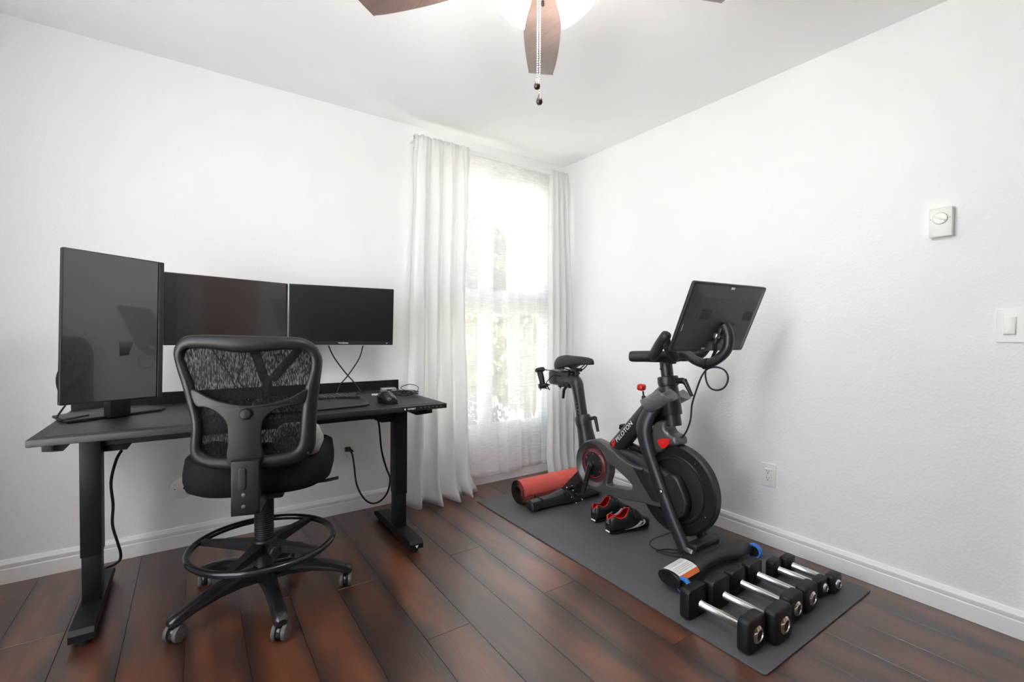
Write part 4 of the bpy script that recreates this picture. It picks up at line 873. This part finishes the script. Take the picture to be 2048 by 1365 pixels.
cd = MB().lathe([(.072, .006), (.072, .012), (.05, .018), (.026, .024), (.020, .034), (.001, .034)], (C0-.062, ccy, ccz), (-1, 0, 0), 56).build('crank_disc', M['black'], BK, 40)
for k in range(6):
    a = 2*PI*k/6+.5; MB().lathe([(.0045, 0), (.004, .002), (.0015, .002)], (C0-.076, ccy+.062*math.cos(a), ccz+.062*math.sin(a)), (-1, 0, 0), 12).build('disc_bolt', M['steel'], cd)
MB().plate([[(p[0], p[1]) for p in side([(1266, 936), (1284, 941), (1299, 948), (1311, 976), (1323, 1008), (1304, 1002), (1280, 962)], -.09)]], lambda q: Vector((C0-.0885+q[2], q[0], q[1])), .003, .0015).build('cover_panel', M['cover_dark'], cv, 30)
MB().plate([[(p[0], p[1]) for p in side([(1281, 944), (1287, 938), (1289, 940), (1284, 946)], -.09)]], lambda q: Vector((C0-.0925+q[2], q[0], q[1])), .001).build('cover_slot', M['dark_print'], cv, 0)
# cranks and pedals
a0 = Vector((C0-.100, ccy, ccz)); PE = bp_(1166, 987, -.115)
for s, (pa, pe) in ((-1, (a0, PE)), (1, (Vector((C0+.100, ccy, ccz)), Vector((C0+.115, 2*ccy-PE.y, 2*ccz-PE.z))))):
    ck = MB().tube([pa, pa.lerp(pe, .5), pe], [.017, .014, .013], 14, flat=1.0).build('crank_arm', M['black'], BK, 50)
    MB().lathe([(.021, -.012), (.021, .006), (.014, .010), (.001, .010)], pa, (s, 0, 0), 24).build('crank_boss', M['black'], ck); MB().lathe([(.0115, .009), (.0115, .0125), (.008, .0125), (.008, .009)], pa, (s, 0, 0), 20, caps=False).build('axle_ring', M['chrome'], ck)
    pd = pe+Vector((s*.06, 0, 0))
    pk = MB(); pk.obox(pd+Vector((0, .012, 0)), (.062, .085, .020), (.5, 0, 0), .006, 2); pk.obox(pd+Vector((0, .045, .026)), (.045, .018, .018), (.5, 0, 0), .004, 2); pk.obox(pd+Vector((0, -.022, -.022)), (.05, .018, .016), (.5, 0, 0), .004, 2); pk.cyl(pe, pd, .008, n=12)
    pk = pk.build('pedal', M['black_gloss'], BK, 40)
    for dx, dy, dz in ((-.026, .045, .036), (.02, .05, .034), (-.028, .0, -.006), (.026, -.03, -.022), (-.025, -.035, -.030), (.0, .02, .022)):
        MB().ell(pd+Vector((dx, dy, dz)), (.0045, .0045, .0045), 10, 6).build('pedal_bolt', M['chrome'], pk)
# head tube, stem, lever
HTa, HTb = bp_(1335, 753), bp_(1348, 852)
ax_ = (HTb-HTa).normalized()
L_ = (HTb-HTa).length
MB().lathe([(.046, .0), (.051, .004), (.053, .03), (.050, .046), (.044, .05), (.047, .10), (.048, .19), (.046, .195)], HTa, ax_, 32).build('head_tube', FG, BK, 40)
MB().lathe([(.040, .18), (.0385, .20), (.038, L_)], HTa, ax_, 28).build('head_tube_sleeve', M['cover_dark'], BK, 40)
stm = MB().lathe([(.040, -.085), (.031, -.078), (.030, .02)], HTa, ax_, 28).build('handlebar_post', FG, BK, 40)
MB().lathe([(.006, 0), (.005, .002), (.001, .002)], bp_(1329, 738, -.0)+Vector((-.0295, .0, 0)), (-1, 0, 0), 12).build('post_button', M['dark_print'], stm)
hl = MB(); hl.tube([bp_(1347, 762), bp_(1366, 762), bp_(1370, 765)], [.014, .015, .014], 12); hl.tube([bp_(1368, 760), bp_(1374, 772), bp_(1384, 793)], [.013, .011, .008], 12); hl.build('height_lever', M['black'], BK, 40)
# resistance knob
kn = MB(); P0, P1 = bp_(1290, 822), bp_(1287, 792); kn.tube([P0, P1.lerp(P0, .5), P1], [.016, .015, .010], 14); kn.cyl(P1, bp_(1286, 783), .005, n=10); kn = kn.build('resistance_stalk', M['black'], BK, 40)
ck_ = bp_(1283, 775)
MB().obox(ck_, (.048, .040, .036), (.1, 0, .3), .012, 3).build('resistance_knob', M['red'], kn, 50)
# bottle cradles each side of the head tube
def cradle(pts, off, s):
    a, b = bp_(*pts[0], off), bp_(*pts[1], off); d = (b-a).normalized(); n_ = d.cross(Vector((1, 0, 0))).normalized()
    if n_.z < 0: n_ = -n_
    def f(u, v):
        t = -PI*.62+PI*1.24*v; return a.lerp(b, u) + n_*(.042-.052*math.cos(t)) + Vector((.052*math.sin(t), 0, 0)) + d*(.03*math.cos(t*1.0)*(u > .5)*u)
    o = MB().grid(f, 10, 14).build('bottle_cradle', M['smoke'], BK, 60, merge=False); md = o.modifiers.new('thickness', 'SOLIDIFY'); md.thickness = .0025
cradle([(1302, 822), (1342, 800)], -.095, -1)
cradle([(1318, 826), (1368, 800)], .095, 1)
# brake cover
bc = [(1311, 850), (1322, 842), (1336, 842), (1338, 858), (1346, 868), (1356, 873), (1361, 884), (1358, 892), (1342, 893), (1330, 903), (1318, 906), (1308, 898), (1304, 878)]
bq = [(p[0], p[1]) for p in catmull([(a, b, 0) for a, b in side(bc, -.02)], 4, True)]
bcov = MB().plate([bq], lambda q: Vector((C0+q[2], q[0], q[1])), .050, .022, seg=5).build('brake_cover', M['cover_grey'], BK, 60)
MB().plate([[(p[0], p[1]) for p in side([(1313, 882), (1324, 878), (1340, 879), (1338, 889), (1330, 897), (1323, 898)], -.052)]], lambda q: Vector((C0-.051+q[2], q[0], q[1])), .0012).build('brake_mark', M['red'], bcov, 0)
MB().obox(bp_(1309, 905, -.03), (.05, .03, .02), (.4, 0, 0), .006, 2).build('blue_pad', M['blue_wheel'], bcov, 40)
# handlebar
hb = MB()
for s in (-1, 1):
    hb.tube(catmull([(C0, -1.405, .985), (C0+s*.06, -1.40, .987), (C0+s*.125, -1.36, .988), (C0+s*.16, -1.305, .986), (C0+s*.166, -1.293, .9855), (C0+s*.172, -1.283, .985), (C0+s*.1745, -1.279, .985)], 5), [.030]*5+[.029]*5+[.028]*5+[.0275]*5+[.027, .0265, .026, .025, .0235]+[.022, .0195, .016, .012, .007]+[.002], 16)
    hb.tube(catmull([(C0+s*.105, -1.375, .985), (C0+s*.15, -1.42, 1.005), (C0+s*.178, -1.475, 1.058), (C0+s*.185, -1.512, 1.097), (C0+s*.187, -1.52, 1.107)], 5), [.026]*5+[.025]*5+[.0245]*5+[.0235, .0215, .0185, .014, .009]+[.002], 16)
    hb.tube(catmull([(C0+s*.02, -1.43, .985), (C0+s*.09, -1.49, .99), (C0+s*.15, -1.50, 1.03), (C0+s*.182, -1.50, 1.085)], 5), [.022]*16, 12)
hb.loft([[Vector((C0+.036*math.cos(a), -1.385+.040*math.sin(a)+dy, z)) for a in [2*PI*k/20 for k in range(20)]] for z, dy in ((.950, .0), (.975, -.01), (1.0, -.02))])
hb.build('handlebar', M['rubber'], BK, 60)
MB().obox(bp_(1352, 713), (.05, .05, .035), (-.1, 0, 0), .008, 2).build('arm_clamp', M['black'], BK)
am = tubep([(1345, 708), (1372, 710), (1392, 722), (1412, 728), (1430, 722), (1448, 708), (1457, 690), (1457, 668), (1449, 651)], .0225, 18, 0).build('screen_arm', FG, BK, 60)
MB().lathe([(.026, -.012), (.0265, .012)], bp_(1412, 728), bp_(1420, 727)-bp_(1406, 728), 18).build('cable_strap', M['rubber'], am)
# screen
TC = Vector((C0, -1.659, 1.176)); TY, TT = -.0738, .392
tb = Matrix.Rotation(TY, 3, 'Z') @ Matrix.Rotation(TT, 3, 'X')   # local: x width, y = rider side, z height
def tl(x, y, z): return TC + tb @ Vector((x, y, z))
TW, TH = .518, .326
scr = MB().plate([rrect(TW, TH, .012)], lambda q: tl(q[0], q[2]-.0, q[1]), .008, .003).build('tablet', M['black'], BK, 35)
MB().plate([rrect(TW-.03, TH-.03, .004)], lambda q: tl(q[0], .0085+q[2], q[1]), .0006).build('display', M['screen'], scr, 0)
MB().loft([[tl(px, y, pz) for px, pz in rrect(TW-2*i_, TH-2*i_, .014, 4)] for y, i_ in ((-.006, .006), (-.022, .040), (-.030, .060), (-.0305, .10))]).build('rear_shell', M['tablet_shell'], scr, 12)
for cx in (-.145, .155):
    sp = MB()
    for i in range(12):
        for j in range(7): sp.obox(tl(cx-.030+.0055*i+.002*(j % 2), -.0308, .045-.0065*j), (.0040, .0008, .0044), tb)
    o = sp.build('speaker_holes', M['dark_print'], scr, 0, merge=False); o['kind'] = 'stuff'
MB().text('PELOTON', .022, lambda q: tl(q[0]+.035, -.0308-q[2], q[1]-.018), .0003).build('rear_lettering', M['dark_print'], scr, 0)
for x, z, w, h in ((.0, .146, .024, .011), (-.055, -.146, .022, .008)): MB().obox(tl(x, -.0152, z), (w, .003, h), tb, .001, 1).build('rear_sticker', M['plate'], scr, 0)
MB().obox(tl(-.243, -.013, -.045), (.003, .003, .034), tb, .001, 1).build('side_port', M['grey_print'], scr, 0)
MB().obox(tl(.012, -.040, -.055), (.075, .022, .05), tb, .006, 2).build('mount_bracket', M['black'], scr); MB().obox(tl(-.012, -.045, -.095), (.05, .02, .028), tb, .004, 2).build('mount_plate', M['cover_dark'], scr)
MB().obox(tl(-.03, -.042, -.072), (.028, .02, .026), tb, .005, 2).build('mount_hinge', M['steel'], scr)
wl = MB()
for dx in (-.012, 0, .012): wl.tube(catmull([tl(-.02+dx, -.035, -.10), tl(-.015+dx, -.05, -.14), bp_(1432, 700)+Vector((dx, 0, 0)), bp_(1424, 716)+Vector((dx*.5, 0, 0))], 5), .003, 8)
wl.build('screen_leads', M['rubber'], scr, 60)
MB().tube(catmull([bp_(1424, 718), bp_(1412, 738), bp_(1412, 760), bp_(1420, 776), bp_(1434, 781), bp_(1449, 775), bp_(1456, 758), bp_(1450, 742), bp_(1434, 735), bp_(1416, 738), bp_(1404, 752), bp_(1393, 780), bp_(1384, 810), bp_(1381, 840), bp_(1372, 865), bp_(1362, 877)], 6), .0042, 10).build('screen_cable', M['rubber'], BK, 60)
MB().tube(catmull([(C0+.02, -1.40, .08), (C0-.04, -1.33, .03), (C0-.07, -1.36, .011), (C0-.04, -1.45, .011), (C0+.05, -1.50, .011), (C0-.02, -1.42, .012), (C0-.09, -1.40, .011), (C0-.02, -1.52, .013), (C0+.10, -1.54, .06), (C0+.13, -1.56, .104), (C0+.11, -1.62, .108), (C0+.02, -1.655, .104), (C0-.08, -1.655, .104)], 6), .0032, 8).build('power_lead', M['rubber'], BK, 60)
# lettering on the main tube, on its camera side
A_, B_ = bp_(1228, 903, -.0), bp_(1310, 806, -.0); td = (B_-A_).normalized(); tn = td.cross(Vector((1, 0, 0))).normalized()
if tn.z < 0: tn = -tn
def on_tube(q, s0, rad=.0495):
    ang = q[1]/rad+.12; return A_ + td*(s0+q[0]) + Vector((-1, 0, 0))*(rad*math.cos(ang)+q[2]) + tn*(rad*math.sin(ang))
MB().text('PELOTON', .036, lambda q: on_tube(q, .180), .0006, 0, space=1.02).build('tube_lettering', M['white_print'], BK, 0)
logo = [(p[0], p[1]) for p in catmull([(-.018, -.022, 0), (-.012, .002, 0), (-.010, .018, 0), (.004, .024, 0), (.016, .016, 0), (.015, .0, 0), (.004, -.006, 0), (-.006, -.008, 0)], 5, True)]
MB().plate([logo, circ(.0055, 14, .003, .009)], lambda q: on_tube((q[0]*1.2, q[1]*1.2, q[2]), .070), .0007).build('tube_logo', M['red'], BK, 0)

# light dumbbells in the bike's holders
for s, lab_ in ((-1, 'small black dumbbell in the near wire holder behind the bike saddle'), (1, 'small black dumbbell in the far wire holder behind the bike saddle')):
    t = thing('dumbbell', lab_, 'dumbbell', (C0+s*.085, -.455, .80), 0, None, rot=(-.32, 0, 0))
    MB().tube([(0, 0, -.055), (0, 0, 0), (0, 0, .055)], [.0165, .0185, .0165], 16).build('handle', M['rubber'], t, 50, True)
    for sz in (-1, 1):
        MB().lathe([(.020, .0), (.031, .004), (.034, .012), (.034, .020), (.029, .028), (.012, .030)], (0, 0, sz*.040), (0, 0, sz), 8).build('head', M['rubber'], t, 30, True)

# ------------------------------------------------------------------ cycling shoes
def shoe(label, loc, rz, flip, near):
    t = thing('cycling_shoe', label, 'shoe', loc, rz, 'pair of cycling shoes under the bike')
    S = [(0.0, .024, .080, .30), (.012, .033, .098, .62), (.03, .037, .100, .85), (.06, .038, .086, .95), (.09, .039, .092, .90), (.115, .041, .116, .55), (.135, .044, .122, .02), (.17, .048, .108, 0), (.205, .051, .086, 0), (.24, .048, .068, 0), (.268, .036, .055, 0), (.286, .015, .040, 0)]
    def bend(y): return flip*.012*math.sin(y/.28*PI)
    def sec(y, w, h, op, k, n=24, inset=0):
        a = op*.62; out = []
        for j in range(n+1):
            ph = a + (2*PI-2*a)*j/n; c_, s_ = math.sin(ph), math.cos(ph)
            x = (w-inset)*math.copysign(abs(c_)**.75, c_); z = .012+(h-.012)/2 + (h-.012)/2*math.copysign(abs(s_)**.8, s_)
            out.append(Vector((x+bend(y), y, max(z, .012+inset))))
        return out
    u_ = MB(); u_.loft([sec(y, w, h, op, i) for i, (y, w, h, op) in enumerate(S)], caps=False, closed=False)
    h0 = sec(*S[0], 0); u_.add(h0, [list(range(len(h0)))]); u_.build('upper', M['shoe'], t, 60, True)
    mb = MB(); mb.loft([sec(y+(.006 if i == 0 else 0), w, h-.002, op, i, 24, .0045) for i, (y, w, h, op) in enumerate(S[:8])], caps=False, closed=False); mb.build('lining', M['red_soft'], t, 60, True)
    L, Rr = [], []
    for i, (y, w, h, op) in enumerate(S[:7]): s_ = sec(y, w, h, op, i); L.append(s_[0]); Rr.append(s_[-1])
    MB().tube(catmull(L[::-1]+Rr, 4), .003, 8).build('collar', M['red_soft'], t, 60, True)
    so = MB(); so.loft([[Vector((bend(y)+x*w*.98, y, z)) for x, z in ((-1, .014), (-.8, .002), (.8, .002), (1, .014))] for y, w, h, op in S]); so.build('sole', M['black'], t, 50, True)
    MB().obox((0, -.001, .012), (.034, .008, .008), None, .003, 2).build('heel_strip', M['white_print'], t, 40, True)
    MB().obox((0, .001, .066), (.022, .010, .026), (-.12, 0, 0), .004, 2).build('heel_tab', M['shoe_grey'], t, 40, True)
    for y in (.150, .185):
        st_ = MB(); st_.loft([[Vector((bend(y+.0)+(.049+(y-.15)*.05)*math.sin(ph), y+dy, .012+.052*(1 if y < .17 else .83)+(.056 if y < .17 else .046)*math.cos(ph)-dy*.5)) for ph in [-1.5+3.0*k/14 for k in range(15)]] for dy in (-.011, .011)], caps=False, closed=False)
        o = st_.build('strap', M['black'], t, 60, True); md = o.modifiers.new('thickness', 'SOLIDIFY'); md.thickness = .003; md.offset = 1
    MB().obox((bend(.17)+.004, .170, .112), (.03, .022, .010), (-.4, 0, 0), .004, 2).build('buckle', M['shoe_grey'], t, 40, True)
    # white emblem on the camera-side flank
    side_x = 1
    wid = [(0.08, .039), (.115, .041), (.135, .044), (.17, .048), (.205, .051), (.24, .048), (.268, .036)]
    def flank(q):
        y, z = q[0], q[1]; w = wid[-1][1]
        for (ya, wa), (yb, wb_) in zip(wid[:-1], wid[1:]):
            if y <= yb: w = wa+(wb_-wa)*max(0, (y-ya)/(yb-ya)); break
        return w
    def fl(q):
        w = flank(q); hh = .07; tt = max(-1, min(1, (q[1]-.012-.040)/.044)); x = w*(1-abs(tt)**2.5)**.4
        return Vector((bend(q[0]) + side_x*(x+.0012+q[2]), q[0], q[1]))
    em_ = catmull([(.085, .018, 0), (.12, .024, 0), (.155, .040, 0), (.18, .060, 0), (.205, .062, 0), (.217, .048, 0), (.207, .034, 0), (.18, .025, 0), (.15, .020, 0), (.12, .018, 0)], 4, True)
    MB().plate([[(p[0], p[1]) for p in em_], [(p[0], p[1]) for p in catmull([(.184, .044, 0), (.193, .051, 0), (.202, .047, 0), (.197, .039, 0), (.185, .036, 0), (.165, .030, 0)], 4, True)]], fl, .0006).build('emblem', M['white_print'], t, 0, True)
    if not near: MB().text('PELOTON', .010, lambda q: fl((.095+q[0], .040+q[1]+q[0]*.3, q[2])), .0004).build('shoe_lettering', M['white_print'], t, 0, True)
shoe('black cycling shoe with red lining, nearer one of the pair under the bike', (-.617, -1.108, MZ), -1.40-.30, 1, True)
shoe('black cycling shoe with red lining, farther one of the pair under the bike', (-.575, -.955, MZ), -1.42-.22, -1, False)

# ------------------------------------------------------------------ ceiling fan
FX, FYc = -1.645, -1.81
fan = thing('ceiling_fan', 'ceiling fan with brown wooden blades and frosted glass lamps', 'ceiling fan', (FX, FYc, 2.15))
o3 = (FX, FYc, 0)
MB().lathe([(.075, 2.44), (.07, 2.41), (.03, 2.39), (.018, 2.385), (.018, 2.33), (.09, 2.32), (.115, 2.29), (.118, 2.235), (.095, 2.215), (.06, 2.21), (.055, 2.17), (.07, 2.16), (.072, 2.13), (.04, 2.11), (.02, 2.105)][::-1], o3, (0, 0, 1), 40).build('motor_housing', M['fan_dark'], fan, 40)
for k in range(5):
    a = math.radians(53+72*k); d = Vector((math.cos(a), math.sin(a), 0)); n_ = Vector((-d.y, d.x, 0))
    bl = [(.17, .035), (.20, .058), (.30, .067), (.42, .068), (.55, .060), (.635, .051), (.645, .044), (.630, -.046), (.62, -.053), (.55, -.062), (.42, -.069), (.30, -.067), (.20, -.058), (.17, -.035)]
    bl = [(p[0], p[1]) for p in catmull([(x, y, 0) for x, y in bl], 3, True)]
    MB().plate([bl], lambda q: Vector((FX, FYc, 2.205)) + d*q[0] + n_*(q[1]*math.cos(.2)) + Vector((0, 0, q[1]*math.sin(.2)+q[2])), .003, .0015).build('blade', M['fan_wood'], fan, 35)
    MB().tube([Vector((FX, FYc, 2.235))+d*.09, Vector((FX, FYc, 2.222))+d*.15, Vector((FX, FYc, 2.212))+d*.22], [.016, .012, .02], 10, flat=.35, upv=(0, 0, 1)).build('blade_iron', M['fan_dark'], fan, 50)
for k in range(4):
    a = math.radians(53+45+90*k); d = Vector((math.cos(a), math.sin(a), 0)); ax2 = (d*.82+Vector((0, 0, -.57))).normalized()
    b0 = Vector((FX, FYc, 2.155))+d*.06
    MB().tube([Vector((FX, FYc, 2.16))+d*.03, b0, b0+ax2*.03], [.011, .011, .02], 12).build('lamp_arm', M['fan_dark'], fan, 50)
    sh = MB().lathe([(.022, .02), (.030, .028), (.038, .048), (.045, .075), (.054, .100), (.060, .112), (.058, .112), (.052, .099), (.043, .074), (.036, .048), (.028, .030)], b0, ax2, 32, caps=False).build('lamp_shade', M['shade'], fan, 60)
    bc_ = b0+ax2*.065
    MB().ell(bc_, (.019, .019, .026), 16, 10).build('bulb', M['bulb'], fan, 60)
    lp = bpy.data.lights.new('fan_lamp', 'POINT'); lp.energy = FAN_BULB_W; lp.shadow_soft_size = .04; lp.color = (1, .98, .955)
    lo_ = bpy.data.objects.new('fan_lamp', lp); col.objects.link(lo_); lo_.location = b0+ax2*.14; lo_.parent = fan; lo_.matrix_parent_inverse = Matrix.Translation(-Vector((FX, FYc, 2.15)))
MB().lathe([(.012, 2.085), (.04, 2.09), (.045, 2.105), (.03, 2.112)], o3, (0, 0, 1), 28).build('lamp_cap', M['steel'], fan, 40)
for dx, dy, zb in ((-.020, .004, 1.803), (-.008, .008, 1.764)):
    ch = MB(); z = 2.09
    while z > zb+.03: ch.ell((FX+dx, FYc+dy, z), (.0024, .0024, .0024), 6, 4); z -= .0068
    ch.cyl((FX+dx, FYc+dy, 2.09), (FX+dx, FYc+dy, zb+.028), .0007, n=5)
    c_ = ch.build('pull_chain', M['steel'], fan, 60, merge=False)
    MB().lathe([(.0025, .030), (.004, .026), (.0085, .014), (.0095, .007), (.006, .001), (.001, 0)][::-1], (FX+dx, FYc+dy, zb), (0, 0, 1), 14).build('pull_weight', M['fan_dark'], c_, 50)
